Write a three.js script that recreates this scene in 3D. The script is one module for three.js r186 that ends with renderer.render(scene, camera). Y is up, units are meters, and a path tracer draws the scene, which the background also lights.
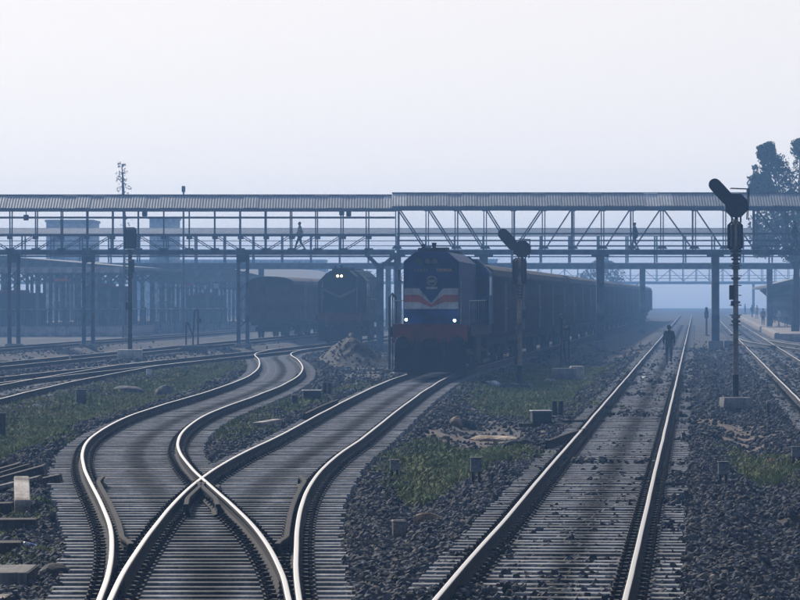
import * as THREE from 'three';
import { mergeGeometries, mergeVertices } from 'three/addons/utils/BufferGeometryUtils.js';
import { RoundedBoxGeometry } from 'three/addons/geometries/RoundedBoxGeometry.js';
import { TextGeometry } from 'three/addons/geometries/TextGeometry.js';
import { FontLoader } from 'three/addons/loaders/FontLoader.js';
import { MarchingCubes } from 'three/addons/objects/MarchingCubes.js';

// ---------------------------------------------------------------- camera, sky, sun, air, exposure
const scene = new THREE.Scene();
const FOCAL = 4000, HORIZON = 297, EYE = 3.25;               // a long lens, measured from the picture
const camera = new THREE.PerspectiveCamera(2 * Math.atan(300 / FOCAL) * 180 / Math.PI, 4 / 3, 1, 6000);
camera.position.set(0, EYE, 0);
camera.rotation.x = -Math.atan((300 - HORIZON) / FOCAL);
const renderer = new THREE.WebGLRenderer({ antialias: true });
renderer.setSize(1024, 768);
renderer.toneMapping = THREE.LinearToneMapping;
renderer.toneMappingExposure = 1.2;
renderer.shadowMap.enabled = true;
const sunAz = 24 * Math.PI / 180, sunEl = 32 * Math.PI / 180;
const sunDir = new THREE.Vector3(-Math.sin(sunAz) * Math.cos(sunEl), Math.sin(sunEl), -Math.cos(sunAz) * Math.cos(sunEl));
{
  const W = 512, H = 256, data = new Float32Array(W * H * 4);
  for (let j = 0; j < H; j++) for (let i = 0; i < W; i++) {
    const el = ((j + 0.5) / H - 0.5) * Math.PI, az = ((i + 0.5) / W - 0.5) * 2 * Math.PI;
    const d = new THREE.Vector3(Math.cos(az) * Math.cos(el), Math.sin(el), Math.sin(az) * Math.cos(el));
    const g = d.dot(sunDir), gam = Math.acos(THREE.MathUtils.clamp(g, -1, 1));
    const e = Math.max(0, el);
    const hz = Math.exp(-e / 0.5), fw = Math.pow((1 + g) / 2, 1.6);
    const w = THREE.MathUtils.clamp(hz * (0.05 + 1.04 * fw), 0, 1);
    const glow = 0.9 * Math.exp(-gam / 0.22);
    const zen = [0.12, 0.19, 0.37], hor = [1.03, 0.97, 0.91], k = (j * W + i) * 4;
    for (let c = 0; c < 3; c++) data[k + c] = zen[c] + (hor[c] * (1 + 0.14 * Math.exp(-e / 0.03)) - zen[c]) * w + glow * [1, 0.95, 0.88][c];
    data[k + 3] = 1;
  }
  const sky = new THREE.DataTexture(data, W, H, THREE.RGBAFormat, THREE.FloatType);
  sky.mapping = THREE.EquirectangularReflectionMapping; sky.magFilter = THREE.LinearFilter; sky.minFilter = THREE.LinearFilter; sky.needsUpdate = true;
  scene.background = sky; scene.environment = sky;
}
const sun = new THREE.DirectionalLight(new THREE.Color().setRGB(1, 0.94, 0.85), 5);
sun.position.copy(sunDir).multiplyScalar(400).add(new THREE.Vector3(0, 0, -150));
sun.target.position.set(0, 0, -150); scene.add(sun, sun.target);
sun.castShadow = true; sun.shadow.radius = 14; sun.shadow.mapSize.set(4096, 4096);
Object.assign(sun.shadow.camera, { left: -120, right: 120, top: 160, bottom: -160, near: 1, far: 900 });
scene.fog = new THREE.FogExp2(new THREE.Color().setRGB(0.30, 0.57, 1.0), 0.00122);

// ---------------------------------------------------------------- helpers
const lerp = THREE.MathUtils.lerp, clamp = THREE.MathUtils.clamp, sstep = (a, b, x) => { const t = clamp((x - a) / (b - a), 0, 1); return t * t * (3 - 2 * t); };
function RNG(s) { return () => { s = (s + 0x6d2b79f5) | 0; let t = Math.imul(s ^ (s >>> 15), 1 | s); t = (t + Math.imul(t ^ (t >>> 7), 61 | t)) ^ t; return ((t ^ (t >>> 14)) >>> 0) / 4294967296; }; }
const hash = (x, y) => { let h = Math.imul(x | 0, 374761393) + Math.imul(y | 0, 668265263); h = Math.imul(h ^ (h >>> 13), 1274126177); return ((h ^ (h >>> 16)) >>> 0) / 4294967296; };
function vnoise(x, y, per = 0) {
  const ix = Math.floor(x), iy = Math.floor(y), fx = x - ix, fy = y - iy, u = fx * fx * (3 - 2 * fx), v = fy * fy * (3 - 2 * fy);
  const m = (a) => per ? ((a % per) + per) % per : a;
  return lerp(lerp(hash(m(ix), m(iy)), hash(m(ix + 1), m(iy)), u), lerp(hash(m(ix), m(iy + 1)), hash(m(ix + 1), m(iy + 1)), u), v);
}
const fbm = (x, y, o = 4, per = 0) => { let s = 0, a = 0.5, n = 0; for (let i = 0; i < o; i++) { s += a * vnoise(x, y, per); n += a; a *= 0.5; x *= 2; y *= 2; per *= 2; } return s / n; };

function texture(size, fn, srgb = true) {
  const d = new Uint8Array(size * size * 4);
  for (let j = 0; j < size; j++) for (let i = 0; i < size; i++) { const c = fn(i / size, j / size); for (let k = 0; k < 3; k++) d[(j * size + i) * 4 + k] = clamp(Math.round(255 * (Array.isArray(c) ? c[k] : c)), 0, 255); d[(j * size + i) * 4 + 3] = 255; }
  const t = new THREE.DataTexture(d, size, size); t.wrapS = t.wrapT = THREE.RepeatWrapping; t.magFilter = THREE.LinearFilter; t.minFilter = THREE.LinearMipmapLinearFilter; t.generateMipmaps = true;
  if (srgb) t.colorSpace = THREE.SRGBColorSpace; t.needsUpdate = true; return t;
}
const grainTex = texture(512, (u, v) => { const a = fbm(u * 8, v * 8, 5, 8), b = fbm(u * 64 + 9, v * 64, 2, 64); return clamp(0.52 + 0.55 * a + 0.3 * (b - 0.5), 0, 1); });
const blotchTex = texture(512, (u, v) => { const a = fbm(u * 4, v * 4, 4, 4), s = fbm(u * 40, v * 3 + 5, 3, 0), f = fbm(u * 96, v * 96, 1, 96); const r = clamp(0.45 + 0.7 * a + 0.2 * (s - 0.5) + 0.25 * (f - 0.5), 0, 1); return [r, r * (0.93 + 0.07 * a), r * (0.86 + 0.14 * a)]; });
const bumpTex = texture(256, (u, v) => fbm(u * 16, v * 16, 4, 16), false);
const streakTex = texture(512, (u, v) => { const a = fbm(u * 90, v * 3, 3, 0), b = fbm(u * 6, v * 6 + 3, 4, 6); return clamp(0.55 + 0.35 * a + 0.35 * (b - 0.3), 0, 1); });
function mat(rgb, o = {}) {
  const rough = o.rough ?? 0.85, m = new THREE.MeshPhysicalMaterial({ roughness: rough, metalness: o.metal ?? 0, vertexColors: !!o.vc, specularIntensity: o.metal ? 1 : rough >= 0.8 ? 0.22 : 0.6 }); // dusty surfaces shine little
  m.color.setRGB(...rgb);
  if (o.tex) m.map = o.tex;
  if (o.bump) { m.bumpMap = bumpTex; m.bumpScale = o.bump; }
  if (o.emit) { m.emissive.setRGB(...o.emit); m.emissiveIntensity = o.power ?? 1; }
  return m;
}
const M = {
  concrete: mat([0.24, 0.235, 0.225], { tex: blotchTex, bump: 0.006 }),
  concretePale: mat([0.50, 0.48, 0.44], { tex: blotchTex, bump: 0.004 }),
  rust: mat([0.026, 0.020, 0.018], { tex: blotchTex, rough: 0.9 }),
  plate: mat([0.055, 0.045, 0.042], { tex: grainTex, rough: 0.85 }),
  steel: mat([0.31, 0.295, 0.28], { rough: 0.52, metal: 1 }),
  darkPaint: mat([0.022, 0.026, 0.034], { tex: grainTex, rough: 0.6 }),
  blackPaint: mat([0.012, 0.013, 0.016], { tex: grainTex, rough: 0.7 }),
  galv: mat([0.15, 0.155, 0.165], { tex: grainTex, rough: 0.6 }),
  poleBrown: mat([0.30, 0.235, 0.19], { tex: blotchTex, rough: 0.8 }),
  poleTan: mat([0.24, 0.21, 0.19], { tex: blotchTex, rough: 0.75 }),
  bridgeBlue: mat([0.085, 0.125, 0.18], { tex: blotchTex, rough: 0.7 }),
  bridgeRoof: mat([0.20, 0.22, 0.25], { tex: blotchTex, rough: 0.65 }),
  bridgeRoofPale: mat([0.46, 0.48, 0.50], { tex: blotchTex, rough: 0.6 }),
  deck: mat([0.16, 0.17, 0.18], { tex: blotchTex }),
  blueBase: mat([0.05, 0.10, 0.21], { tex: blotchTex, rough: 0.7 }),
  locoBlue: mat([0.014, 0.042, 0.15], { tex: grainTex, rough: 0.8 }),
  locoWhite: mat([0.42, 0.43, 0.46], { tex: blotchTex, rough: 0.55 }),
  locoRed: mat([0.34, 0.07, 0.04], { tex: blotchTex, rough: 0.6 }),
  beamRed: mat([0.20, 0.045, 0.03], { tex: blotchTex, rough: 0.8 }),
  under: mat([0.018, 0.018, 0.02], { tex: blotchTex, rough: 0.9 }),
  locoGreen: mat([0.018, 0.032, 0.036], { tex: grainTex, rough: 0.8 }),
  creamStripe: mat([0.27, 0.29, 0.28], { tex: blotchTex, rough: 0.6 }),
  glassDark: mat([0.01, 0.012, 0.015], { rough: 0.12 }),
  yellowPaint: mat([0.42, 0.22, 0.04], { rough: 0.6 }),
  wagon: mat([0.07, 0.03, 0.024], { tex: blotchTex, rough: 0.85 }),
  wagonRoof: mat([0.05, 0.032, 0.028], { tex: blotchTex, rough: 0.85 }),
  wood: mat([0.075, 0.062, 0.055], { tex: streakTex, rough: 0.9, bump: 0.01 }),
  woodPale: mat([0.22, 0.20, 0.185], { tex: streakTex, rough: 0.9, bump: 0.01 }),
  white: mat([0.62, 0.63, 0.64], { tex: grainTex, rough: 0.5 }),
  bottleBlue: mat([0.02, 0.12, 0.42], { rough: 0.4 }),
  cream: mat([0.52, 0.42, 0.31], { tex: blotchTex, rough: 0.9, bump: 0.02 }),
  stone: mat([0.10, 0.105, 0.115], { tex: blotchTex, bump: 0.02 }),
  houseWall: mat([0.52, 0.50, 0.46], { tex: blotchTex }),
  buildingWall: mat([0.20, 0.20, 0.20], { tex: blotchTex }),
  canopyRoof: mat([0.14, 0.15, 0.165], { tex: blotchTex, rough: 0.7 }),
  canopyDark: mat([0.05, 0.055, 0.06], { tex: blotchTex }),
  signRed: mat([0.42, 0.06, 0.03], { rough: 0.6 }),
  signWhite: mat([0.6, 0.6, 0.58], { rough: 0.6 }),
  platform: mat([0.36, 0.31, 0.27], { tex: blotchTex }),
  earth: mat([0.036, 0.028, 0.024], { tex: blotchTex, vc: true, bump: 0.03 }),
  bark: mat([0.07, 0.055, 0.045], { tex: streakTex, bump: 0.02 }),
  leaf: mat([0.055, 0.075, 0.035], { rough: 0.8 }),
  vc: mat([1, 1, 1], { vc: true, rough: 0.9 }),
};
// geometry helpers: everything becomes non-indexed with uv in metres
function metricUV(g) {
  const p = g.attributes.position, n = g.attributes.normal, uv = new Float32Array(p.count * 2);
  for (let t = 0; t < p.count; t += 3) {
    let nx = 0, ny = 0, nz = 0;
    for (let k = 0; k < 3; k++) { nx += n.getX(t + k); ny += n.getY(t + k); nz += n.getZ(t + k); }
    nx = Math.abs(nx); ny = Math.abs(ny); nz = Math.abs(nz);
    for (let k = 0; k < 3; k++) {
      const x = p.getX(t + k), y = p.getY(t + k), z = p.getZ(t + k);
      const [u, v] = ny >= nx && ny >= nz ? [x, z] : nx >= nz ? [z, y] : [x, y];
      uv[(t + k) * 2] = u * 0.5; uv[(t + k) * 2 + 1] = v * 0.5;
    }
  }
  g.setAttribute('uv', new THREE.BufferAttribute(uv, 2)); return g;
}
const flat = (g) => { const q = g.index ? g.toNonIndexed() : g; for (const k of Object.keys(q.attributes)) if (!['position', 'normal', 'uv'].includes(k)) q.deleteAttribute(k); return q; };
class GB {
  constructor() { this.l = []; }
  add(g, x = 0, y = 0, z = 0, rx = 0, ry = 0, rz = 0) { g = flat(g); const m = new THREE.Matrix4().makeRotationFromEuler(new THREE.Euler(rx, ry, rz)); m.setPosition(x, y, z); g.applyMatrix4(m); this.l.push(g); return this; }
  box(w, h, d, x, y, z, rx = 0, ry = 0, rz = 0) { return this.add(new THREE.BoxGeometry(w, h, d), x, y, z, rx, ry, rz); }
  rbox(w, h, d, x, y, z, r = 0.03, rx = 0, ry = 0, rz = 0) { return this.add(new RoundedBoxGeometry(w, h, d, 1, r), x, y, z, rx, ry, rz); }
  cyl(r0, r1, h, x, y, z, seg = 12, rx = 0, ry = 0, rz = 0) { return this.add(new THREE.CylinderGeometry(r1, r0, h, seg), x, y, z, rx, ry, rz); }
  bar(a, b, w, h = w) {  // a square bar from a to b
    const A = new THREE.Vector3(...a), B = new THREE.Vector3(...b), L = A.distanceTo(B), g = flat(new THREE.BoxGeometry(w, h, L));
    const o = new THREE.Object3D(); o.position.copy(A).add(B).multiplyScalar(0.5); o.lookAt(B); o.updateMatrix(); g.applyMatrix4(o.matrix); this.l.push(g); return this;
  }
  rod(a, b, r, r1 = r, seg = 8) {
    const A = new THREE.Vector3(...a), B = new THREE.Vector3(...b), L = A.distanceTo(B), g = flat(new THREE.CylinderGeometry(r1, r, L, seg));
    const q = new THREE.Quaternion().setFromUnitVectors(new THREE.Vector3(0, 1, 0), B.clone().sub(A).normalize());
    g.applyMatrix4(new THREE.Matrix4().compose(A.clone().add(B).multiplyScalar(0.5), q, new THREE.Vector3(1, 1, 1))); this.l.push(g); return this;
  }
  ext(pts, depth, x = 0, y = 0, z = 0, ry = 0, bevel = 0, rx = 0) {
    const s = new THREE.Shape(pts.map((p) => new THREE.Vector2(...p)));
    return this.add(new THREE.ExtrudeGeometry(s, { depth, bevelEnabled: bevel > 0, bevelSize: bevel, bevelThickness: bevel, bevelSegments: 1, steps: 1, curveSegments: 8 }), x, y, z, rx, ry, 0);
  }
  geo() { return metricUV(mergeGeometries(this.l)); }
  mesh(name, m, parent) { return mesh(name, this.geo(), m, parent); }
}
const G = () => new GB();
const used = {};
function numbered(n) { used[n] = (used[n] ?? -1) + 1; return used[n] ? n + '_' + String(used[n]).padStart(3, '0') : n; }
function mesh(name, g, m, parent = scene) {
  const o = new THREE.Mesh(g, m); o.name = parent === scene ? numbered(name) : name; o.castShadow = o.receiveShadow = true; parent.add(o); return o;
}
function tag(o, label, category, group, kind) { o.userData = { ...o.userData, label, category }; if (group) o.userData.group = group; if (kind) o.userData.kind = kind; return o; }
function thing(name, label, category, [x, y, z] = [0, 0, 0], turn = 0, group, kind) {
  const o = new THREE.Group(); o.name = numbered(name); o.position.set(x, y, z); o.rotation.y = turn; scene.add(o); return tag(o, label, category, group, kind);
}
function part(name, parent) { const o = new THREE.Group(); o.name = name; parent.add(o); return o; }
function dup(o, pos, turn, label, group) { const c = o.clone(); c.name = numbered(o.name.replace(/_\d{3}$/, '')); c.position.set(...pos); c.rotation.y = turn; c.userData = { ...o.userData, label }; if (group) c.userData.group = group; scene.add(c); return c; }
// a point on the level Y that stands at a measured direction
const at = (x, y, Y = 0) => { const p = (y - HORIZON) / (EYE - Y); return new THREE.Vector3((x - 400) / p, Y, -FOCAL / p); };
const scaleAt = (y, Y = 0) => (y - HORIZON) / (EYE - Y);

const atG = (x, y, low = 0) => { let Y = 0.1; for (let i = 0; i < 4; i++) { const v = at(x, y, Y); Y = groundY(v.x, v.z) - low; } return at(x, y, Y); };

// ---------------------------------------------------------------- tracks: centre lines as x(distance)
const RAIL = 0.47, GAUGE = 1.745, BEARING = 0.074;
const mainX = (d) => 1.19 + BEARING * (d - 36.7);
const curve = (pts) => (d) => { // smooth interpolation of [distance, x]
  if (d <= pts[0][0]) { const [a, b] = pts; return a[1] + (d - a[0]) * (b[1] - a[1]) / (b[0] - a[0]); }
  for (let i = 0; i < pts.length - 1; i++) if (d <= pts[i + 1][0]) {
    const p0 = pts[Math.max(0, i - 1)], p1 = pts[i], p2 = pts[i + 1], p3 = pts[Math.min(pts.length - 1, i + 2)], h = p2[0] - p1[0], t = (d - p1[0]) / h;
    const m1 = (p2[1] - p0[1]) / (p2[0] - p0[0]) * h, m2 = (p3[1] - p1[1]) / (p3[0] - p1[0]) * h, t2 = t * t, t3 = t2 * t;
    return (2 * t3 - 3 * t2 + 1) * p1[1] + (t3 - 2 * t2 + t) * m1 + (-2 * t3 + 3 * t2) * p2[1] + (t3 - t2) * m2;
  }
  const a = pts[pts.length - 2], b = pts[pts.length - 1]; return b[1] + (d - b[0]) * (b[1] - a[1]) / (b[0] - a[0]);
};
// the surveyed rail lines of the two tracks that part at the turnout
function surveyed(L, R, ys, tail) {
  const X = (l, y) => { for (let i = 0; i < l.length - 1; i++) { const a = l[i], b = l[i + 1]; if ((y - a[1]) * (y - b[1]) <= 0) return lerp(a[0], b[0], (y - a[1]) / (b[1] - a[1] || 1)); } return (y > l[0][1] ? l[0] : l[l.length - 1])[0]; };
  return curve([...ys.map((y) => { const v = at((X(L, y) + X(R, y)) / 2, y, RAIL); return [-v.z, v.x]; }), ...tail]);
}
const loopX = surveyed(
  [[105, 600], [109, 573], [111.7, 553], [112, 533], [107, 516], [94, 492], [86, 476], [80, 462], [82, 448], [91, 436], [110, 424], [134, 413], [178, 400], [200, 394], [230, 382.5], [245, 376], [255.5, 368], [257.7, 362], [255.5, 356], [253, 352]],
  [[283, 600], [283.7, 583], [279, 565], [268, 545], [255, 527], [240, 512.5], [230, 500], [206, 480], [190, 464], [180, 450], [178, 438], [188, 426], [206, 415], [230, 404.5], [257, 394.5], [284, 385.5], [302, 375], [306.5, 369], [304, 364], [299, 358], [293, 352]],
  [600, 575, 550, 527, 505, 485, 468, 452, 440, 428, 416, 405, 394, 384, 375, 367, 360, 353], [[216, mainX(216) - 20.2], [240, mainX(240) - 19.9], [300, mainX(300) - 19.9]]);
const trainX = surveyed(
  [[111, 600], [116, 583], [130, 562], [145, 538], [160, 518], [176, 500], [190, 488], [204, 477], [220, 466], [246, 451], [276, 437], [300, 423.5], [335, 405], [370, 387.5], [392.5, 378], [406, 372]],
  [[298, 600], [296, 572], [296, 547], [297.5, 522], [302, 499], [309, 483.5], [319.5, 470], [334.5, 456.5], [352.5, 444], [370.5, 432], [390, 417], [407.5, 402.5], [419.5, 395], [433, 386], [445, 379], [458.5, 374]],
  [600, 575, 550, 527, 505, 485, 468, 452, 438, 424, 411, 398, 387, 376], [[165, mainX(165) - 8.0], [210, mainX(210) - 7.6], [350, mainX(350) - 6.7], [520, mainX(520) - 5.7], [900, mainX(900) - 5.5]]);
const offX = (off) => (d) => mainX(d) + off;
const yardX = curve([[60, mainX(60) - 22.5], [130, mainX(130) - 22], [170, mainX(170) - 21.2], [215, mainX(215) - 20.2], [240, mainX(240) - 19.9], [900, mainX(900) - 19.9]]);
const spurX = curve([[60, -12.2], [110, -11.85], [125, -11.8], [137, -11.6], [150, -11.2], [165, -10.65], [182, yardX(182)]]);
const sidingX = curve([[150, 22.9], [205, 22.3], [230, 22.35], [253, 22.75], [270, 23.75], [280, mainX(280) + 5.2]]);
const lines = [ // x, from, to, height of the ballast between the sleepers
  { x: mainX, a: 24, b: 900, crib: 0.245 }, { x: offX(5.2), a: 60, b: 900, crib: 0.25 }, { x: loopX, a: 24, b: 216, crib: 0.13 }, { x: trainX, a: 24, b: 560, crib: 0.13 },
  { x: yardX, a: 60, b: 700, crib: 0.24 }, { x: spurX, a: 60, b: 182, crib: 0.24 }, { x: sidingX, a: 150, b: 280, crib: 0.25 }, { x: offX(-27.2), a: 60, b: 600, crib: 0.24 }, { x: offX(-36.6), a: 60, b: 600, crib: 0.24 }];
const slopeOf = (f, d) => (f(d + 0.5) - f(d - 0.5));

// ---------------------------------------------------------------- ground
const patch = (x, y, rx, ry) => { const c = at(x, y), n = at(x, y + ry), f = at(x, y - ry); return { x: c.x, z0: (n.z + f.z) / 2, rz: (n.z - f.z) / 2, rx: rx / scaleAt(y), lean: (f.x - n.x) / (n.z - f.z) }; };
const grassPatches = [[55, 418, 80, 20], [150, 388, 62, 13], [25, 450, 45, 10], [215, 374, 36, 7], [238, 437, 34, 15], [300, 413, 36, 9], [535, 397, 76, 19], [440, 470, 46, 17], [415, 492, 34, 16], [500, 466, 40, 10], [360, 395, 25, 5], [782, 484, 34, 22], [40, 530, 34, 26], [10, 590, 40, 18], [560, 375, 60, 6]].map((a) => patch(...a));
const dirtPatches = [[744, 444, 48, 20], [770, 470, 34, 14], [490, 440, 60, 9], [445, 446, 40, 10], [430, 500, 46, 14], [620, 355, 40, 8]].map((a) => patch(...a));
const palePatches = [[38, 389, 46, 7], [205, 331, 60, 4], [110, 335, 130, 3]].map((a) => patch(...a));
function cover(list, x, z, wob = 0.5) { let m = 0; const n = (fbm(x * 0.55 + 40, z * 0.22 + 70, 4) - 0.5) * 2 * wob + (fbm(x * 2.1, z * 1.1, 3) - 0.5) * 0.9; for (const p of list) { const dz = (z - p.z0) / p.rz, dx = (x - p.x - (z - p.z0) * 0) / p.rx; m = Math.max(m, 1.25 - Math.hypot(dx, dz) + n); } return clamp(m * 1.6, 0, 1); }
function bed(x, d) { // how much of this spot is ballast bed, and how high
  let h = 0, m = 0, lid = 9;
  for (const l of lines) if (d > l.a - 3 && d < l.b + 3) {
    const t = Math.abs(x - l.x(d));
    if (t > 4.5) continue;
    const k = 1 - sstep(1.9, 2.8, t), e = t < 1.42 ? l.crib : lerp(l.crib, Math.max(l.crib, 0.25), sstep(1.42, 1.6, t));
    if (t < 1.4) lid = Math.min(lid, l.crib); h = Math.max(h, e * k); m = Math.max(m, 1 - sstep(1.85, 2.75, t));
  }
  return [Math.min(h, lid), m];
}
function groundY(x, z) { const d = -z, [h] = d > 15 && d < 910 ? bed(x, d) : [0]; return h + (d < 320 ? (fbm(x * 0.8, z * 0.5, 3) - 0.5) * 0.09 * (1 - h * 2.6) + (fbm(x * 4, z * 4, 2) - 0.5) * 0.035 : 0); }
{
  const xs = [], zs = [];
  for (let x = -900; x < -60; x += 60) xs.push(x);
  for (let x = -60; x < -22; x += 1) xs.push(x);
  for (let x = -22; x < 26; x += 0.24) xs.push(x);
  for (let x = 26; x < 90; x += 1.2) xs.push(x);
  for (let x = 90; x <= 900; x += 60) xs.push(x);
  for (let z = 30; z > -22; z -= 4) zs.push(z);
  for (let d = 22; d < 900; d += d < 140 ? 0.3 : d < 260 ? 0.7 : 5) zs.push(-d);
  for (let d = 900; d <= 1150; d += 50) zs.push(-d);
  const nx = xs.length, nz = zs.length, P = new Float32Array(nx * nz * 3), C = new Float32Array(nx * nz * 3), U = new Float32Array(nx * nz * 2), I = [];
  const mix = (a, b, t) => a.map((v, i) => lerp(v, b[i], t));
  for (let j = 0; j < nz; j++) for (let i = 0; i < nx; i++) {
    const x = xs[i], z = zs[j], k = j * nx + i, d = -z;
    const [, m] = d > 15 && d < 910 ? bed(x, d) : [0, 0];
    P[k * 3] = x; P[k * 3 + 1] = groundY(x, z); P[k * 3 + 2] = z; U[k * 2] = x / 3; U[k * 2 + 1] = z / 3;
    const n = fbm(x * 0.3, z * 0.12, 4), n2 = fbm(x * 1.7 + 7, z * 0.9, 3);
    let c = mix([0.062, 0.061, 0.064], [0.105, 0.09, 0.078], clamp(n * 1.7 - 0.5, 0, 1));
    c = mix(c, [0.052, 0.055, 0.063], m * clamp(0.65 + (n2 - 0.5) * 1.5, 0, 1));
    if (d < 420) {
      c = mix(c, [0.15, 0.112, 0.09], cover(dirtPatches, x, z) * clamp(n2 * 2.6 - 0.75, 0, 1) * 0.9);
      c = mix(c, [0.05, 0.068, 0.03], cover(grassPatches, x, z) * clamp(1.15 - m, 0, 1) * clamp(n2 * 2.4 - 0.2, 0, 1));
      c = mix(c, [0.30, 0.27, 0.24], cover(palePatches, x, z) * clamp(n2 * 2 - 0.2, 0, 1) * 0.85);
    }
    if (d < 150) for (const l of [lines[2], lines[3]]) if (Math.abs(x - l.x(d)) < 1.4) c = mix(c, [0.026, 0.025, 0.026], clamp(0.35 + n2, 0, 0.9)); // shade of the gaps between the sleepers, painted into the ballast
    const f = 0.75 + 0.5 * fbm(x * 5, z * 5, 2); C.set(c.map((v) => v * f), k * 3);
    if (i < nx - 1 && j < nz - 1) I.push(k, k + 1, k + nx, k + 1, k + nx + 1, k + nx);
  }
  const g = new THREE.BufferGeometry(); g.setAttribute('position', new THREE.BufferAttribute(P, 3)); g.setAttribute('color', new THREE.BufferAttribute(C, 3)); g.setAttribute('uv', new THREE.BufferAttribute(U, 2)); g.setIndex(I); g.computeVertexNormals();
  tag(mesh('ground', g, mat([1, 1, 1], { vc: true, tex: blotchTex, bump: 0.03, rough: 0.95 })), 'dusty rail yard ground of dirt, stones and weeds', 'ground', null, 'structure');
}

// ---------------------------------------------------------------- rails and sleepers
const railProfile = [[-0.068, 0], [0.068, 0], [0.068, 0.012], [0.012, 0.03], [0.009, 0.115], [0.031, 0.128], [0.033, 0.155], [0.027, 0.163], [-0.027, 0.163], [-0.033, 0.155], [-0.031, 0.128], [-0.009, 0.115], [-0.012, 0.03], [-0.068, 0.012]];
const topProfile = [[-0.026, 0], [0.026, 0], [0.024, 0.0035], [0.014, 0.0048], [-0.014, 0.0048], [-0.024, 0.0035]];
function sweep(profile, path, y0) { // path: [x, z, dy]
  const n = profile.length, P = [], U = [];
  const ring = path.map(([x, z, dy = 0], i) => {
    const a = path[Math.max(0, i - 1)], b = path[Math.min(path.length - 1, i + 1)], tx = b[0] - a[0], tz = b[1] - a[1], l = Math.hypot(tx, tz) || 1, px = -tz / l, pz = tx / l;
    return profile.map(([u, v]) => [x + px * u, y0 + v + dy, z + pz * u]);
  });
  let s = 0;
  for (let i = 0; i < ring.length - 1; i++) {
    const L = Math.hypot(path[i + 1][0] - path[i][0], path[i + 1][1] - path[i][1]);
    for (let k = 0; k < n; k++) {
      const A = ring[i][k], B = ring[i][(k + 1) % n], C = ring[i + 1][(k + 1) % n], D = ring[i + 1][k];
      P.push(...A, ...B, ...C, ...A, ...C, ...D); const u0 = k * 0.03, u1 = u0 + 0.03; U.push(s, u0, s, u1, s + L, u1, s, u0, s + L, u1, s + L, u0);
    }
    s += L;
  }
  for (const [r, f] of [[ring[0], 1], [ring[ring.length - 1], -1]]) for (let k = 1; k < n - 1; k++) { P.push(...r[0], ...r[f > 0 ? k : k + 1], ...r[f > 0 ? k + 1 : k]); U.push(0, 0, 0, 0.1, 0.1, 0); }
  const g = new THREE.BufferGeometry(); g.setAttribute('position', new THREE.BufferAttribute(new Float32Array(P), 3)); g.setAttribute('uv', new THREE.BufferAttribute(new Float32Array(U), 2)); g.computeVertexNormals(); return g;
}
function railPath(f, off, a, b, low = 0) {
  const r = [];
  for (let d = a; ; d += d < 110 ? 0.8 : d < 240 ? 1.6 : 6) { const e = Math.min(d, b), s = slopeOf(f, e), wob = (fbm(e * 0.21 + off * 50, off * 3 + 11, 2) - 0.5) * 0.016; r.push([f(e) + off * (1 + s * s * 0.5) + wob, -e - off * -s * 0 + 0, -low + (fbm(e * 0.12 + 5, off, 2) - 0.5) * 0.02]); if (e >= b) break; }
  return r;
}
function addRail(parent, f, off, a, b, low = 0, shiny = true) {
  const path = railPath(f, off, a, b, low), r = mesh('rail', sweep(railProfile, path, 0.302), M.rust, parent);
  if (shiny) mesh('running_surface', sweep(topProfile, path, 0.302 + 0.1632), M.steel, r);
  return r;
}
const rs = RNG(77);
// a concrete sleeper, slightly rounded on top, grease along the middle, grease plus painted rail shade at the seats
function sleeperGeo(len, seed, stainsAndShade, hw = 0.125) {
  const sec = [[-hw - 0.02, -0.15], [-hw + 0.004, -0.012], [-hw + 0.018, 0], [hw - 0.018, 0], [hw - 0.004, -0.012], [hw + 0.02, -0.15]], nseg = Math.max(12, Math.round(len / 0.12));
  const P = [], C = [], U = [], tone = 0.78 + 0.44 * hash(seed, 5), warm = hash(seed, 9);
  const col = (x, v) => {
    let k = tone * (0.8 + 0.4 * fbm(x * 3 + seed * 7.3, v * 9 + seed, 3)), brown = 0;
    for (const [sx, w, a] of stainsAndShade) { const t = Math.max(0, 1 - Math.abs(x - sx) / w) * (0.45 + 1.1 * fbm(x * 6 + seed * 3.1, v * 14 + seed * 1.7, 3)); k *= 1 - a * clamp(t * 1.6, 0, 1); brown = Math.max(brown, t * 0.4); }
    return [k * 0.28, k * (0.28 - 0.03 * brown - 0.01 * warm), k * (0.285 - 0.07 * brown - 0.03 * warm)];
  };
  for (let i = 0; i < nseg; i++) {
    const x0 = -len / 2 + len * i / nseg, x1 = -len / 2 + len * (i + 1) / nseg;
    for (let k = 0; k < 5; k++) {
      const [z0, y0] = sec[k], [z1, y1] = sec[k + 1];
      const q = [[x0, y0, z0], [x1, y0, z0], [x1, y1, z1], [x0, y1, z1]];
      for (const id of [0, 2, 1, 0, 3, 2]) { const v = q[id]; P.push(...v); C.push(...col(v[0], v[2])); U.push(v[0] * 0.7 + seed * 0.37, v[2] * 0.7 + v[1] * 0.7 + seed * 0.61); }
    }
  }
  for (const s of [-1, 1]) for (let k = 1; k < 5; k++) for (const id of [0, k, k + 1]) { P.push(s * len / 2, sec[id][1], sec[id][0]); C.push(...col(s * len / 2, 0)); U.push(sec[id][0], sec[id][1]); }
  const g = new THREE.BufferGeometry(); g.setAttribute('position', new THREE.BufferAttribute(new Float32Array(P), 3)); g.setAttribute('color', new THREE.BufferAttribute(new Float32Array(C), 3)); g.setAttribute('uv', new THREE.BufferAttribute(new Float32Array(U), 2)); g.computeVertexNormals(); return g;
}
const sleeperMat = mat([1, 1, 1], { vc: true, tex: grainTex, bump: 0.012, rough: 0.9 });
const seatStainShade = [[-0.87, 0.34, 0.62], [0.87, 0.34, 0.62]];  // grease of the rail seats, with the shade beside the rail coloured in
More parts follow.
